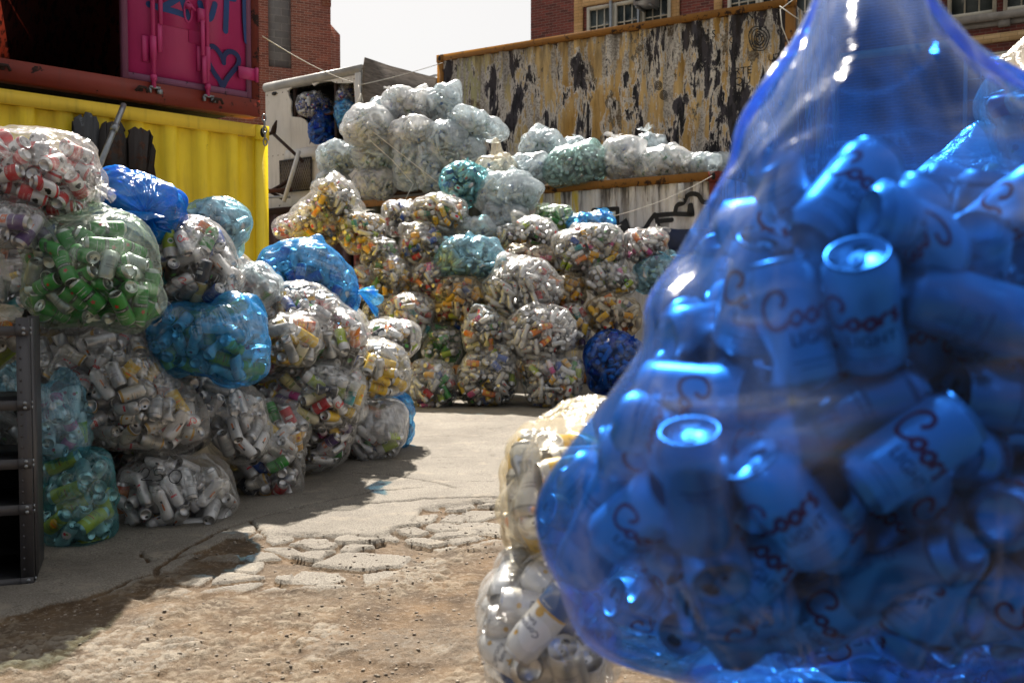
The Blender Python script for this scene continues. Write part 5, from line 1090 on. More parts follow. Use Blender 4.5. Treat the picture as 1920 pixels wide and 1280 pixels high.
fb('dark', 'clear', (672, 560, 750, 640), 10.7, 'shadowed bag of dark cans behind the left heap')
fb('gold', 'clear', (688, 478, 776, 588), 11.0, 'yellow-can bag right of the tied blue bag')
fb('pinkmix', 'clear', (648, 494, 706, 566), 10.9, 'small pinkish bag behind the tied blue bag tail')
fb('pinkmix', 'clear', (768, 484, 842, 566), 11.0, 'peaked bag of pink and white cans', peak=(800, 487, .05))
fb('sky', 'sky', (816, 438, 954, 528), 11.0, 'pale blue bag full of same silver cans', sq=3)
fb('pinkmix', 'amber', (932, 456, 1042, 520), 11.1, 'low rosy bag under the peaked mixed bag')
fb('mix', 'clear', (1032, 420, 1174, 520), 11.1, 'wide mixed bag with white film rim, below the small blue bag', sq=3)
fb('pinkmix', 'clear', (1162, 424, 1256, 500), 11.1, 'bag of red and white cans against the graffiti wall', sq=3)
fb('light', 'clear', (960, 400, 1046, 470), 11.4, 'peaked clear bag with orange can at its front', peak=(968, 402, .08))
fb('greens', 'green', (998, 382, 1080, 432), 11.8, 'greenish clear bag in front of the yellow paint patches', bottles=False)
fb('blues', 'blue', (1056, 395, 1154, 438), 11.7, 'small bright blue bag against the graffiti wall')
fb('gold', 'clear', (926, 416, 982, 470), 11.5, 'small yellowish bag left of the peaked clear bag')
fb('plainb', 'grey', (832, 404, 936, 456), 11.6, 'grey bottle bag above the pale blue silver-can bag', bottles=True)
fb('mix', 'clear', (746, 420, 838, 506), 11.3, 'mixed bag with white peaked film, right of the colourful bag', peak=(752, 424, .08))
fb('gold', 'clear', (634, 394, 724, 476), 11.3, 'round bag of golden cans below the pyramid-shaped bag')
fb('mix', 'clear', (672, 444, 752, 504), 11.1, 'colourful low bag of blue and green cans')
fb('light', 'clear', (712, 372, 806, 448), 11.8, 'tilted silver-can bag behind the sunlit mixed bag')
fb('mix', 'clear', (770, 360, 884, 446), 11.6, 'sunlit white topped bag with red and yellow cans')
fb('blues', 'teal', (822, 298, 920, 394), 12.3, 'teal bag of silver cans high on the back heap')
fb('plainb', 'grey', (882, 316, 1014, 406), 12.2, 'grey dome shaped bottle bag beside the teal bag', bottles=True)
fb('plainb', 'grey', (896, 382, 998, 440), 12.0, 'grey bottle bag beneath the grey dome shaped one', bottles=True)
fb('plainb', 'cream', (890, 290, 974, 340), 12.8, 'cream peaked bag above the grey dome bag', bottles=True, peak=(930, 262, .17))
fb('gold', 'clear', (560, 338, 684, 444), 11.6, 'pyramid-shaped bag of golden cans with pointed tip', out=[(626, 318), (612, 340), (590, 372), (560, 405), (552, 435), (600, 446), (660, 440), (684, 420), (680, 390), (660, 350), (636, 325)], vmax=345)
fb('pinkmix', 'clear', (512, 376, 602, 446), 11.9, 'sloping clear bag at the yellow container corner', out=[(590, 375), (560, 392), (520, 422), (512, 440), (560, 450), (604, 440), (608, 400)])
fb('light', 'amber', (544, 410, 644, 466), 11.3, 'hazy bag above the tied blue bag')
# clear bottle bags on the container row
def cb(box, d, label, **k):
    k.setdefault('group', GC); f = k.pop('film', 'grey'); ex = (.07 if d < 13.6 else .0)*(box[2]-box[0]); ey = (.08 if d < 13.6 else 0)*(box[3]-box[1]); box = (box[0]-ex, box[1]-1.2*ey, box[2]+ex, box[3]); bag('plainb', f, box, d, label, bottles=True, **k)
cb((640, 200, 750, 280), 14.3, 'bright white bottle bag hanging below the rope knot', film='milky', peak=(668, 203, .05))
cb((592, 262, 672, 332), 14.7, 'clear bottle bag nearest the mesh grille, upper')
cb((588, 318, 664, 372), 14.6, 'clear bottle bag above the pyramid-shaped bag\'s tip')
cb((656, 258, 752, 326), 14.4, 'clear bottle bag under the bright white one')
cb((658, 314, 750, 374), 14.3, 'wide clear bottle bag on the container edge', film='milky')
cb((736, 236, 806, 366), 14.1, 'tall narrow bottle bag with a pink speck', film='grey')
cb((728, 216, 820, 280), 14.0, 'smooth plump bag lying across the tall ones', film='milky')
cb((778, 258, 840, 360), 13.9, 'tall bottle bag right of the narrow one')
cb((796, 224, 888, 334), 14.0, 'draped grey bottle bag with long folds')
cb((842, 202, 954, 266), 13.9, 'smooth grey pillow shaped bag by the ochre container', out=[(846, 210), (875, 203), (915, 218), (952, 246), (945, 258), (905, 262), (865, 255), (846, 235)])
cb((688, 182, 766, 232), 14.9, 'bluish bottle bag at the upper left of the clear heap')
cb((716, 163, 786, 228), 14.7, 'sunlit bottle bag at the crest, leftmost', film='milky')
cb((752, 165, 824, 230), 14.6, 'sunlit bottle bag at the crest with black scrawl', film='milky', peak=(795, 166, .05))
cb((800, 158, 864, 230), 14.5, 'crest bottle bag with raised film corner', peak=(860, 156, .10))
cb((858, 256, 912, 330), 13.8, 'shadowed bottle bag beneath the pillow shaped bag')
cb((976, 248, 1058, 304), 13.5, 'clear peaked bag by the ochre wall', peak=(1012, 243, .06))
cb((952, 292, 1036, 346), 13.1, 'clear bag at the left end of the white container roof')
cb((1052, 257, 1112, 292), 13.8, 'small clear bag half hidden on the white container roof')
bag('sky', 'seafoam', (1020, 268, 1142, 348), 12.95, 'teal green bag on the white container roof', group=GC, peak=(1115, 262, .06), sq=3)
cb((1128, 260, 1200, 342), 12.9, 'clear upright bag right of the teal green one', film='milky')
cb((1186, 272, 1324, 336), 12.7, 'wide clear bag with big green labelled jugs', film='milky', out=[(1196, 300), (1215, 280), (1265, 272), (1292, 290), (1322, 325), (1318, 336), (1260, 337), (1200, 334), (1186, 325)])
cb((1190, 254, 1248, 300), 13.4, 'knotted clear bag top behind the green-label jug bag', knot=((1205, 268), (-.2, 0, 1), .16))
cb((1274, 290, 1348, 330), 12.6, 'flat clear bag near the container corner')
cb((1312, 290, 1376, 328), 12.9, 'grey flat bag at the far right container corner')
# bags in the truck box
def tbg(*a, **k): bag(*a, group=GW, **k)
tbg('pepsi', 'clear', (553, 172, 624, 222), 16.52, 'clear bag of blue cans with roundels in the truck box')
tbg('pepsi', 'clear', (628, 158, 668, 212), 16.15, 'clear bag right of the upright in the truck box')
tbg('blues', 'deep', (580, 214, 632, 278), 16.4, 'deep blue tied bag in the truck box', knot=((605, 228), (0, -.6, .8), .14))
tbg('blues', 'blue', (628, 185, 672, 250), 16.0, 'turquoise blue bag at the truck box\'s right')
tbg('blues', 'deep', (552, 218, 600, 264), 17.2, 'deep blue bag behind the torn white skin')

# support function and packing
def bag_shape(B, i):
    x0, y0, x1, y1 = B['box']; d = B['d']; q = np.random.default_rng(100+i)
    cx, cy = (x0+x1)/2, (y0+y1)/2; s = d/F
    if B['out'] is not None: P = np.array(B['out'], float); cx, cy = P[:, 0].mean(), P[:, 1].mean(); x0, x1, y0, y1 = P[:, 0].min(), P[:, 0].max(), P[:, 1].min(), P[:, 1].max(); cx = (x0+x1)/2; cy = (y0+y1)/2
    c = at(cx, cy, d); nt = 96; th = np.arange(nt)/nt*2*np.pi-np.pi
    if B['out'] is None:
        a, b_ = (x1-x0)/2*s, (y1-y0)/2*s; p = B['sq'] or 2.0+.5*q.random()
        R = (np.abs(np.cos(th)/a)**p+np.abs(np.sin(th)/b_)**p)**(-1/p)
        for k in (2, 3, 5): R *= 1+.065/k**.5*np.cos(k*th+q.random()*6.28)
        R *= 1.01/max(1.0, np.max(np.abs(R*np.cos(th)))/a)
    else:
        U = np.stack([(P[:, 0]-cx)*s, -(P[:, 1]-cy)*s], 1); U2 = catmull(np.vstack([U, U[:1]]), 6); R = np.zeros(nt)
        for j, t in enumerate(th):
            dv = np.array([math.cos(t), math.sin(t)]); best = 0
            A = U2[:-1]; Bv = U2[1:]-A; den = dv[0]*Bv[:, 1]-dv[1]*Bv[:, 0]; den[abs(den) < 1e-12] = 1e-12
            rr = (A[:, 0]*Bv[:, 1]-A[:, 1]*Bv[:, 0])/den; uu = (A[:, 0]*dv[1]-A[:, 1]*dv[0])/den
            ok = (rr > 0) & (uu >= -1e-6) & (uu <= 1+1e-6)
            R[j] = rr[ok].max() if ok.any() else np.hypot(*U2.T).min()
    D = B['D'] or .62*min(x1-x0, y1-y0)*s
    if i > 4 and B['knot'] is None and B['peak'] is None and B['out'] is None and q.random() < .45:
        kx = cx+(q.random()-.5)*.6*(x1-x0); ky = y0+(.10+.15*q.random())*(y1-y0); B['tie'] = (kx, ky); B['knot'] = ((kx, ky), (q.standard_normal()*.4, -.5, .9), .06+.06*q.random())
    return c, th, R, D, s, (cx, cy)
PERSP = [None]
def gfun(P, th, R, D, margin=0.0):
    """P local (x, y depth, z)"""
    if PERSP[0] is not None:
        cw = PERSP[0]; k = cw[1]/np.maximum(cw[1]+P[:, 1], .2); P = np.stack([(cw[0]+P[:, 0])*k-cw[0], P[:, 1], (cw[2]-CAMZ+P[:, 2])*k-(cw[2]-CAMZ)], 1)
    ang = np.arctan2(P[:, 2], P[:, 0]); r = np.interp(ang, np.append(th, th[0]+2*np.pi), np.append(R, R[0]))-margin
    rho = np.hypot(P[:, 0], P[:, 2])/np.maximum(r, .02); w = np.abs(P[:, 1])/max(D-margin, .02); e_ = 3.6 if (PERSP[0] is not None and D > .33) else 2.4
    return (rho**e_+w**e_)**(1/e_)
def pack_items(th, R, D, seed, hl, rad, fill, zmax=None, back=.3, iters=26):
    q = np.random.default_rng(seed); a = R.max(); area = .5*np.sum(R**2)*(2*np.pi/len(R)); vol = area*D*1.42*(1+back)/2
    N = int(np.clip(.60*vol/(np.pi*rad**2*(2*hl+2*rad)*.95)*fill, 6, 620 if back > .8 else 420))
    C = np.zeros((0, 3))
    while len(C) < N:
        X = (q.random((4000, 3))*2-1)*(a, D, a); X = X[(gfun(X, th, R, D, rad*1.1) < 1) & (X[:, 1] < back*D)]
        if zmax is not None: X = X[X[:, 2] < zmax]
        if len(X) == 0: break
        C = np.vstack([C, X])
    C = C[:N]; N = len(C); A = q.standard_normal((N, 3)); A[:, 1] *= .25 if (PERSP[0] is not None and D > .33) else .8; A /= np.linalg.norm(A, axis=1)[:, None]
    off = np.array([-1, 0, 1])*hl; idc = np.repeat(np.arange(N), 3)
    for it in range(iters):
        S = (C[:, None]+A[:, None]*off[None, :, None]).reshape(-1, 3)
        dif = S[:, None]-S[None]; dd = np.einsum('ijk,ijk->ij', dif, dif); np.fill_diagonal(dd, 9)
        dist = np.sqrt(dd); ov = np.clip(2*rad-dist, 0, None); ov[idc[:, None] == idc[None]] = 0
        mv = (dif*(ov/np.maximum(dist, 1e-6))[:, :, None]).sum(1)*.34
        S = S+mv; S[:, 2] -= .0015
        for _ in range(2):
            g = gfun(S, th, R, D, rad); sc = np.where(g > 1, 1/g, 1.0)[:, None]; S = S*sc
        S[:, 1] = np.minimum(S[:, 1], back*D+.02)
        if zmax is not None: S[:, 2] = np.minimum(S[:, 2], zmax)
        S = S.reshape(N, 3, 3); C = S.mean(1); A = S[:, 2]-S[:, 0]; A /= np.maximum(np.linalg.norm(A, axis=1), 1e-9)[:, None]
    return C, A
def hull_planes(P):
    bm = bmesh.new(); vs = [bm.verts.new(p) for p in P]; bmesh.ops.convex_hull(bm, input=vs, use_existing_faces=False)
    N = []; Dd = []
    for f in bm.faces:
        n = f.normal; k = f.verts[0].co.dot(n)
        if k < 0: n = -n; k = -k
        if n.length > .5: N.append(n[:]); Dd.append(k)
    bm.free(); return np.array(N), np.array(Dd)
def make_film(B, i, C, A, HLn, rad, th, R, D, c, s, cc):
    big = B['near'] is not None
    nu, nv = (260, 180) if B['near'] == 0 and i == 0 else ((150, 100) if B['near'] == 0 else ((110, 76) if big else (64, 44)))
    q = np.random.default_rng(500+i)
    if B['tie'] is not None: ax = np.array([(B['tie'][0]-cc[0])*s, -.02, -(B['tie'][1]-cc[1])*s])
    elif B['knot'] is not None: ax = np.array(B['knot'][1], float)
    else: ax = np.array([.5*q.standard_normal(), -.2+.4*q.random(), 1.0])
    if B['knot'] is not None and B['tie'] is not None: 
        k = B['knot'][0]; ax = np.array([(k[0]-cc[0])*s, B['knot'][1][1]*.25, -(k[1]-cc[1])*s])
    ax = ax/np.linalg.norm(ax); e1 = np.cross(ax, (0.3, 1, 0.1)); e1 /= np.linalg.norm(e1); e2 = np.cross(ax, e1)
    ph = (np.linspace(0, 1, nv))**1.0*np.pi; u = np.linspace(0, 2*np.pi, nu+1); PH, U = np.meshgrid(ph, u, indexing='ij')
    dirs = (np.cos(PH)[..., None]*ax+np.sin(PH)[..., None]*(np.cos(U)[..., None]*e1+np.sin(U)[..., None]*e2)).reshape(-1, 3)
    def solve(dd_):
        if PERSP[0] is None: return 1/np.maximum(gfun(dd_, th, R, D), 1e-6)
        lo = np.zeros(len(dd_)); hi = np.full(len(dd_), 1.2)
        for _ in range(16): m_ = (lo+hi)/2; g_ = gfun(dd_*m_[:, None], th, R, D) < 1; lo = np.where(g_, m_, lo); hi = np.where(g_, hi, m_)
        return lo
    r_out = solve(dirs)
    # local support by the contents
    t1 = np.cross(A, (.2, .3, .9)); t1 /= np.linalg.norm(t1, axis=1)[:, None]; t2 = np.cross(A, t1); pts = []
    for e in (-1, 1):
        for k in range(5): a = k*1.2566; pts.append(C+A*e*HLn[:, None]+(t1*math.cos(a)+t2*math.sin(a))*rad)
    P = np.concatenate(pts); 
    if len(P) > 12:
        N_, K_ = hull_planes(P); den = dirs.astype(np.float32)@N_.T.astype(np.float32); 
        rh = np.where(den > 1e-3, K_[None]/np.maximum(den, 1e-3), 9).min(1)
        pn = np.linalg.norm(P, axis=1); sel = pn > .5*np.median(pn); Pd = (P[sel]/pn[sel, None]).astype(np.float32); pr = pn[sel].astype(np.float32)
        rs = np.zeros(len(dirs), np.float32)
        for a0 in range(0, len(dirs), 4000):
            cs = dirs[a0:a0+4000].astype(np.float32)@Pd.T; rs[a0:a0+4000] = (pr[None]*(1-3.0*(1-cs))).max(1)
        rs = rs.astype(float)
        r = np.minimum(rh, .25*rh+.75*np.maximum(rs, .84*rh))
        r = np.maximum(r, rs)+.003
        back = dirs[:, 1] > .25; r = np.where(back, np.maximum(r, r_out*.97), r)
        r = np.minimum(r, np.maximum(r_out*1.10, rs+.003)); loose = np.clip((r_out-r)/np.maximum(r_out, .01)*5, 0, 1)
        if B['out'] is not None: r = r+(r_out*.985-r)*(.97 if B['vmax'] else .75)*(r_out > r)
        else: r = r+(r_out-r)*.35*(r_out > r)
        # taut flat facets between random tangent planes
        nf = 70 if i else 46; fn = q.standard_normal((nf, 3)); fn /= np.linalg.norm(fn, axis=1)[:, None]; fk = solve(fn)*((.93 if i else .90)+(.07 if i else .08)*q.random(nf))
        den = dirs@fn.T; rf = np.where(den > .2, fk[None]/np.maximum(den, .2), 9).min(1)
        r = np.where(dirs[:, 1] < .3, np.minimum(r, np.maximum(rf*1.02, r*.90)), r)
        cap = 1.0 if B['near'] == 0 else (1.015 if B['out'] is not None else 1.05); r = np.minimum(r, r_out*cap)
        if i != 0: r = np.maximum(r, rs+.003)
        else: r = np.maximum(r, np.minimum(rs+.002, r_out*1.03))
    else: rs = np.zeros(len(dirs)); r = r_out.copy(); loose = np.ones(len(dirs))
    if B['peak'] is not None:
        px, py, amp = B['peak']; pd = np.array([(px-cc[0])*s, -.02, -(py-cc[1])*s]); pd /= np.linalg.norm(pd)
        cs = dirs@pd; r += amp*np.exp(-(1-cs)/.035)*1.0+amp*.4*np.exp(-(1-cs)/.12)
    if i > 4:
        for _ in range(3):
            pd = q.standard_normal(3); pd[2] = abs(pd[2])*.8; pd[1] = -abs(pd[1]); pd /= np.linalg.norm(pd); cs = dirs@pd
            r += np.mean(R)*(.06+.14*q.random())*np.exp(-(1-cs)/(.008+.02*q.random()))
    # folds
    UU, PP = U.ravel(), PH.ravel(); wob = UU+.5*fbm(np.cos(UU)*2+i, np.sin(UU)*2, PP*2, 2); kx = 2.2 if i else 1.1
    rid = 1-np.abs(vnoise(np.cos(wob)*6*kx*.5, np.sin(wob)*6*kx*.5, PP*1.5+i))*2; rid = np.clip(rid, 0, 1)**3
    tied = B['tie'] is not None or B['knot'] is not None
    sz = np.mean(R); amp = (.020+.030*loose)*sz*(np.exp(-PP/.8)*1.6+.35) if tied else (.010+(.03 if i else .06)*loose)*sz
    if B['film'] in ('solidblue', 'deep'): amp = amp*1.6
    if i == 0: r = np.clip(r, (.975-.055*np.clip((-dirs[:, 1]-.25)*3, 0, 1))*r_out, r_out); r = np.maximum(r, rs+.003)
    r = r+amp*(rid-(.6*np.clip(loose-.2, 0, 1) if i == 0 else 0))+.008*sz*fbm(dirs[:, 0]*6+i, dirs[:, 1]*6, dirs[:, 2]*6, 3)
    if i == 0 and False: # loose top of the big bag
        dz = dirs[:, 2]; hi = np.clip((dz-.25)/.5, 0, 1); r = r+hi*.035*(1-np.abs(fbm(dirs[:, 0]*9+dirs[:, 2]*4, dirs[:, 1]*9, dirs[:, 2]*3, 3))*2.5)*.6
    if i == 0:
        r = np.minimum(np.maximum(r, rs+.002), r_out); G = r.reshape(nv, nu+1)
        for _ in range(3):
            Gp = np.concatenate([G[:, -2:-1], G, G[:, 1:2]], 1); G = (Gp[:, :-2]+2*Gp[:, 1:-1]+Gp[:, 2:])/4
            Gv = np.concatenate([G[:1], G, G[-1:]], 0); G = (Gv[:-2]+2*Gv[1:-1]+Gv[2:])/4
        r = G.ravel()
    V = dirs*r[:, None]+c
    zfl = .012; low = V[:, 2] < zfl; V[low, 2] = zfl+.002*q.random(low.sum())
    idx = np.arange(nv*(nu+1)).reshape(nv, nu+1); Q = np.stack([idx[:-1, :-1], idx[:-1, 1:], idx[1:, 1:], idx[1:, :-1]], -1).reshape(-1, 4)
    uv = np.stack([UU/(2*np.pi)+i*.13, PP/np.pi], 1)
    me = mesh_np('bin_bag', V-c, [Q], FILM[B['film']], uv=uv, smooth=True)
    o = link('plastic_bag', me); o.location = c; tag(o, B['label'], 'bag', B['group'])
    if B['knot'] is not None:
        (kx_, ky_), kd, kl = B['knot']; kd = np.array(kd, float); kd /= np.linalg.norm(kd)
        p0 = ax*float(r[0] if len(r) else axr)
        e1_ = np.cross(kd, (.1, .2, 1.0)) if abs(kd[2]) < .9 else np.cross(kd, (1.0, .2, 0)); e1_ /= np.linalg.norm(e1_); e2_ = np.cross(kd, e1_)
        nr, na = 14, 48; VV = []
        for a in range(nr):
            t = a/(nr-1); base = .10*kl+(.35*kl*(1-t/.25)**2 if t < .25 else 0)+(.62*kl*((t-.25)/.75)**.8 if t > .25 else 0)
            for k in range(na+1):
                g = 2*np.pi*k/na; pleat = 1+(.35 if t > .2 else .15)*math.sin(g*7+3*math.sin(g*2+i)+t*2)*(.4+t)
                rr = base*pleat; ext = kl*(t*.9-.12)*(1+.22*math.sin(g*3+i)*t); bend = np.array([0, 0, -.35*kl*t*t])
                VV.append(p0+kd*ext+(e1_*math.cos(g)*1.25+e2_*math.sin(g)*.6)*rr+bend)
        idx = np.arange(nr*(na+1)).reshape(nr, na+1); Q = np.stack([idx[:-1, :-1], idx[:-1, 1:], idx[1:, 1:], idx[1:, :-1]], -1).reshape(-1, 4)
        g_, t_ = np.meshgrid(np.linspace(0, 1, na+1), np.linspace(0, 1, nr)); 
        k_ = link('tied_knot', mesh_np('tied_knot', np.array(VV), [Q], FILM[B['film']], uv=np.stack([g_.ravel(), t_.ravel()], 1), smooth=True), o)
    return o, r
CANS = []   # (key, kind, centre, axis, roll, bag index)
BOTT = []
HALF = dict(can=.043, bottle=.075)
bag_objs = []
for i, B in enumerate(BAGS):
    c, th, R, D, s, cc = bag_shape(B, i)
    PERSP[0] = c if B['near'] == 0 else None
    zmax = None
    if B['vmax'] is not None: zmax = -(B['vmax']-cc[1])*s
    elif B['peak'] is not None: zmax = R.max()*.8
    bt = B['bottles']; hl = .062 if bt else .038; rad = .031 if bt else .0345
    if B['film'] == 'solidblue': C, A = np.zeros((0, 3)), np.zeros((0, 3))
    C, A = pack_items(th, R, D, 900+i, hl, rad, B['fill'], zmax, back=.9 if B['near'] == 0 else (.7 if B['near'] is not None else .45), iters=30 if B['near'] is not None else 18)
    q = np.random.default_rng(3000+i)
    if i == 0 and len(C):
        ok = np.ones(len(C), bool)
        t1 = np.cross(A, (.2, .3, .9)); t1 /= np.linalg.norm(t1, axis=1)[:, None]; t2 = np.cross(A, t1)
        for e in (-1, 1):
            for k in range(6): ok &= gfun(C+A*e*.064+(t1*math.cos(k)+t2*math.sin(k))*.033, th, R, D) < .985
        C, A = C[ok], A[ok]
    if bt:
        big = 'jug' in B['label']; HLn = np.full(len(C), .098)
        for p, a in zip(C, A): BOTT.append((int(q.choice(5, p=[.68, .08, .12, .08, .04])) if not big else int(q.choice(5, p=[.5, .0, .4, .1, 0])), int(q.choice(4, p=[.3, .3, .2, .2])), p+c, a, q.random()*6.28, i))
    else:
        pal = PAL[B['pal']]; ks = list(pal); w = np.array([pal[k] for k in ks], float); w /= w.sum(); ch = q.choice(len(ks), size=len(C), p=w)
        kd = q.choice(4, size=len(C), p=[.52, .20, .16, .12] if i != 0 else [.56, .22, .14, .08]); HLn = np.array([DES[ks[h]][0]/2000 for h in ch]) if len(ch) else np.zeros(0)
        for p, a, h, k in zip(C, A, ch, kd):
            if q.random() < .5: a = -a
            CANS.append((ks[h], int(k), p+c, a, q.random()*6.28, i))
    ob, rr = make_film(B, i, C, A, HLn, rad, th, R, D, c, s, cc); bag_objs.append(ob)
print('bags', len(BAGS), 'cans', len(CANS), 'bottles', len(BOTT))
# marker number on the 250 bag, written along the film
b250 = bag_objs[6]
# ---- which cans show: splat z-buffer from the photo's place and a step to each side
def zbuf(items, ox, w=640, h=427):
    Z = np.full((h, w), 1e9, np.float32); I = np.full((h, w), -1, np.int32); f = F*w/1920
    fw = np.array([0, math.cos(PITCH), -math.sin(PITCH)]); up = np.array([0, math.sin(PITCH), math.cos(PITCH)]); P = np.array([it[2] for it in items]); A = np.array([it[3] for it in items])
    S = (P[:, None]+A[:, None]*np.array([-.042, 0, .042])[None, :, None]).reshape(-1, 3)-(ox, 0, CAMZ)
    dz = S@fw; u = w/2+f*S[:, 0]/dz; v = h/2-f*(S@up)/dz; rr = .034*f/dz; idx = np.repeat(np.arange(len(P)), 3)
    yy, xx = np.mgrid[0:h, 0:w]
    for k in np.argsort(dz):
        if dz[k] < .1: continue
        r = max(rr[k], .6); x0, x1 = int(max(0, u[k]-r)), int(min(w, u[k]+r+1)); y0, y1 = int(max(0, v[k]-r)), int(min(h, v[k]+r+1))
        if x0 >= x1 or y0 >= y1: continue
        sub = Z[y0:y1, x0:x1]; m = ((xx[y0:y1, x0:x1]+.5-u[k])**2+(yy[y0:y1, x0:x1]+.5-v[k])**2 < r*r+.3) & (sub > dz[k])
        sub[m] = dz[k]; I[y0:y1, x0:x1][m] = idx[k]
    ui = u.astype(int).clip(0, w-1); vi = v.astype(int).clip(0, h-1); ins = (u >= -20) & (u < w+20) & (v >= -20) & (v < h+20)
    vis = ins & (dz < Z[vi, ui]+.16); vis = vis.reshape(-1, 3).any(1)
    cnt = np.bincount(I[I >= 0], minlength=len(P)); return cnt, vis
allit = CANS+BOTT; nc = len(CANS); keep = np.zeros(len(allit), bool)
for ox in (-.8, 0, .8):
    cnt, vis = zbuf(allit, ox); keep |= vis
    if ox == 0: main = cnt[:nc]
seen = keep.copy()
for k_, it in enumerate(allit):
    keep[k_] = True
rank = np.argsort(-main); top = [int(k) for k in rank[:300] if main[k] > 0]; topset = set(top)
print('kept', keep.sum(), 'top', len(top), 'min px', main[top[-1]])
def basis(a, roll):
    a = a/np.linalg.norm(a); x = np.cross(a, (.13, .31, .94)) ; x /= np.linalg.norm(x); y = np.cross(a, x)
    xr = x*math.cos(roll)+y*math.sin(roll); yr_ = np.cross(a, xr); return np.stack([xr, yr_, a], 1)
def face_roll(p, a):
    """roll so that the printed side looks roughly outward"""
    return None
# merge the rest into one object
def merge(items, get, name, mats):
    groups = {}
    for it in items: groups.setdefault(get(it), []).append(it)
    VV = []; QQ = []; TT = []; CQ = []; CT = []; n = 0
    for g, L in groups.items():
        parts = g[1](); Rm = np.array([basis(x[3], x[4]) for x in L]); P = np.array([x[2] for x in L])
        for (V, Q, T, cq, ct) in parts:
            W = np.einsum('kij,nj->kni', Rm, V)+P[:, None]; k = len(L); m = len(V); offs = (n+np.arange(k)*m)[:, None, None]
            VV.append(W.reshape(-1, 3)); n += k*m
            if len(Q): QQ.append((Q[None]+offs).reshape(-1, 4)); CQ.append(np.tile(cq, (k, 1)))
            if len(T): TT.append((T[None]+offs).reshape(-1, 3)); CT.append(np.tile(ct, (k, 1)))
    fs = [np.concatenate(QQ)]; cs = [np.concatenate(CQ)]
    if TT: fs.append(np.concatenate(TT)); cs.append(np.concatenate(CT))
    return mesh_np(name, np.concatenate(VV), fs, mats, col=np.concatenate(cs), smooth=True)
class _G:
    cache = {}
def gkey(it):
    d = BAGS[it[5]]['d']; lod = 1 if (d < 7.5 and it[6]) else 2; k = (it[0], lod, it[1])
    if k not in _G.cache: _G.cache[k] = (k, (lambda k=k: tmpl(*k)))
    return _G.cache[k]
def bkey(it):
    k = ('b', it[0], it[1])
    if k not in _G.cache: _G.cache[k] = (k, (lambda k=k: [bottle_template(k[1], k[2])]))
    return _G.cache[k]
rest = [CANS[k]+(bool(seen[k]),) for k in range(nc) if k not in topset and keep[k]]
o = link('drink_cans', merge(rest, gkey, 'drink_cans', M['can'])); tag(o, 'mass of empty drink cans filling the plastic bags', 'cans', kind='stuff')
o = link('plastic_bottles', merge([BOTT[k-nc] for k in range(nc, len(allit)) if keep[k]], bkey, 'plastic_bottles', M['bottle'])); tag(o, 'mass of clear empty bottles filling the grey bags', 'bottles', kind='stuff')
# the 300 that show largest, one by one
_mesh = {}
def can_mesh(key, kind):
    k = (key, kind)
    if k not in _mesh:
        bd, ld = tmpl(key, 0, kind)
        _mesh[k] = tuple(mesh_np(nm, g[0], [g[1], g[2]], M['can'], col=np.concatenate([g[3], g[4]]) if len(g[4]) else g[3], smooth=True) for nm, g in (('can_body', bd), ('can_lid', ld)))
    return _mesh[k]
def proj(p):
    q = p-np.array([0, 0, CAMZ]); fw = np.array([0, math.cos(PITCH), -math.sin(PITCH)]); up = np.array([0, math.sin(PITCH), math.cos(PITCH)])
    dz = q@fw; return CX+F*q[0]/dz, CY-F*(q@up)/dz
info = []
for k in top:
    key, kind, p, a, roll, bi = CANS[k]; px, py = proj(p); B = BAGS[bi]; x0, y0, x1, y1 = B['box']
    fx = (px-max(x0, 0))/(min(x1, 1920)-max(x0, 0)); fy = (py-max(y0, 0))/(min(y1, 1280)-max(y0, 0))
    orient = 'end-on' if abs(a[1]) > .75 else ('upright' if abs(a[2]) > .75 else ('level' if abs(a[2]) < .3 else 'tilted'))
    state = {0: '', 1: 'dented ', 2: 'crushed ', 3: 'flattened '}[kind]
    pos = ('top', 'upper', 'middle', 'lower', 'bottom')[int(np.clip(fy*5, 0, 4))]+'-'+('left', 'centre', 'right')[int(np.clip(fx*3, 0, 2))]
    info.append((k, bi, orient, state+DES[key][4], pos, py))
short_names = {0: 'big blue foreground bag', 1: 'lower clear foreground bag', 2: 'cream foreground bag', 3: 'white bag under blue', 4: 'upper right white bag', 5: 'teal bag', 6: 'bag marked 250', 7: 'upright clear bag', 8: 'narrow pointed bag', 9: 'hazy foot bag', 10: 'small blue foot bag', 11: 'pale blue pink-can bag', 12: 'large silver-can bag', 13: 'white cup bag', 14: 'dark squashed bag', 15: 'black-and-cream-can bag', 16: 'green-can bag', 17: 'middle blue bag', 18: 'tall yellow-can bag', 19: 'sunlit shoulder bag', 20: 'right yellow-can bag', 21: 'low dark-red bag', 22: 'dim left bag', 23: 'cream shelf bag', 24: 'blue shelf bag', 25: 'dim bag behind shelf', 26: 'sunlit white-can bag', 27: 'small grey bag', 28: 'tied blue bag', 29: 'red-and-white-can bag', 30: 'purple-can bag', 31: 'opaque blue bag', 32: 'wall-side pale blue bag'}
from collections import defaultdict
by = defaultdict(list); labs = {}
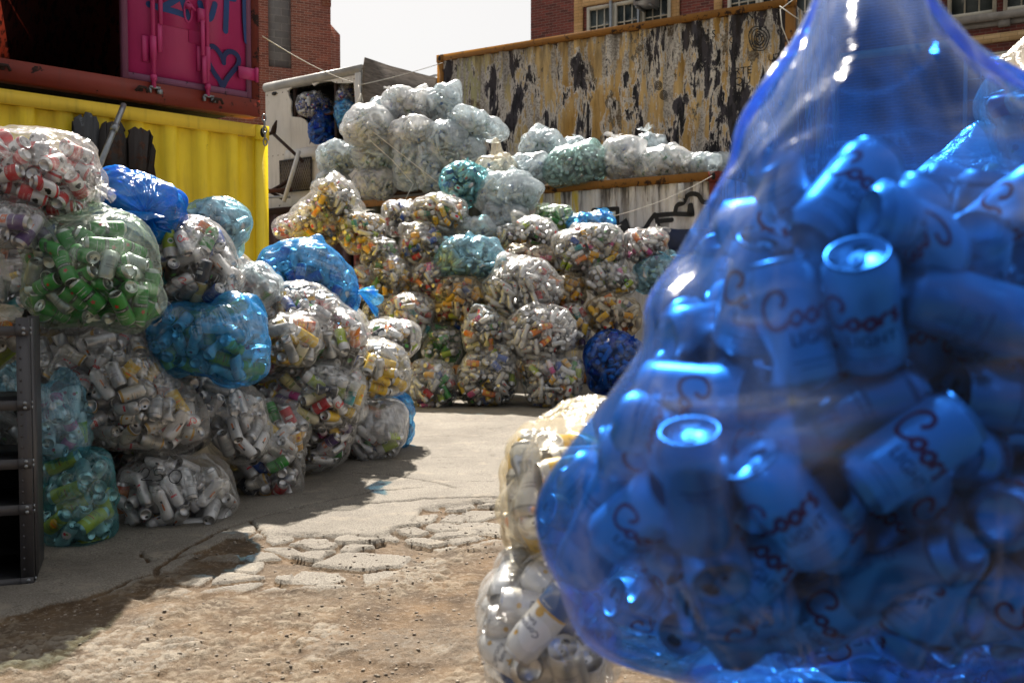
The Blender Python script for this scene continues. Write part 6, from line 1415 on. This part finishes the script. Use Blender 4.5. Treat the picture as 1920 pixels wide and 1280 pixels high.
for r in info: by[f"{r[2]} {r[3]} at {r[4]} of {short_names.get(r[1], 'a shadowed heap bag')}"].append(r)
words = 'highest second-highest third-highest fourth-highest fifth-highest sixth-highest seventh-highest eighth-highest ninth-highest tenth-highest eleventh-highest twelfth-highest'.split()
for L, rs in by.items():
    rs.sort(key=lambda r: r[5])
    for j, r in enumerate(rs): labs[r[0]] = (words[min(j, 11)]+' ' if len(rs) > 1 else '')+L
for k in top:
    key, kind, p, a, roll, bi = CANS[k]
    R3 = basis(a, roll); 
    # turn the print towards the viewer's side of the bag on most cans
    v = np.array([0, 0, CAMZ])-p; v /= np.linalg.norm(v); lx = R3.T@v; ang = math.atan2(lx[1], lx[0]); want = .3+random.uniform(-.7, .7)
    roll2 = roll+(ang-want); R3 = basis(a, roll2)
    bm_, lm_ = can_mesh(key, kind)
    o = bpy.data.objects.new('drink_can', bm_); COL.objects.link(o)
    o.matrix_world = Matrix(((*R3[0], p[0]), (*R3[1], p[1]), (*R3[2], p[2]), (0, 0, 0, 1)))
    tag(o, labs[k], 'can', 'empty drink cans inside the bags')
    l = bpy.data.objects.new('lid', lm_); COL.objects.link(l); l.parent = o
# marker number 250 on its bag
try:
    bpy.context.view_layer.update()
    from mathutils.bvhtree import BVHTree
    ob = bag_objs[6]; dg = bpy.context.evaluated_depsgraph_get(); bv = BVHTree.FromObject(ob, dg); b = MB(); org = Vector((0, 0, CAMZ))-ob.location
    for S in ([(265, 885), (272, 876), (280, 882), (276, 893), (264, 899), (285, 900)], [(306, 880), (292, 880), (290, 890), (302, 889), (305, 897), (292, 902)], [(326, 880), (317, 890), (320, 902), (332, 905), (341, 893), (336, 882), (325, 881)]):
        P = catmull(S, 5); pp = []
        for x, y in P:
            h, nrm, _, _ = bv.ray_cast(org, Vector(rayd(x, y)).normalized())
            if h is not None: pp.append(tuple(h-Vector(rayd(x, y)).normalized()*.002))
        if len(pp) > 2: b.tube(pp, .0022, 5)
    b.build('marker_number', M['blackpaint'], ob)
except Exception as e: print('marker failed', e)
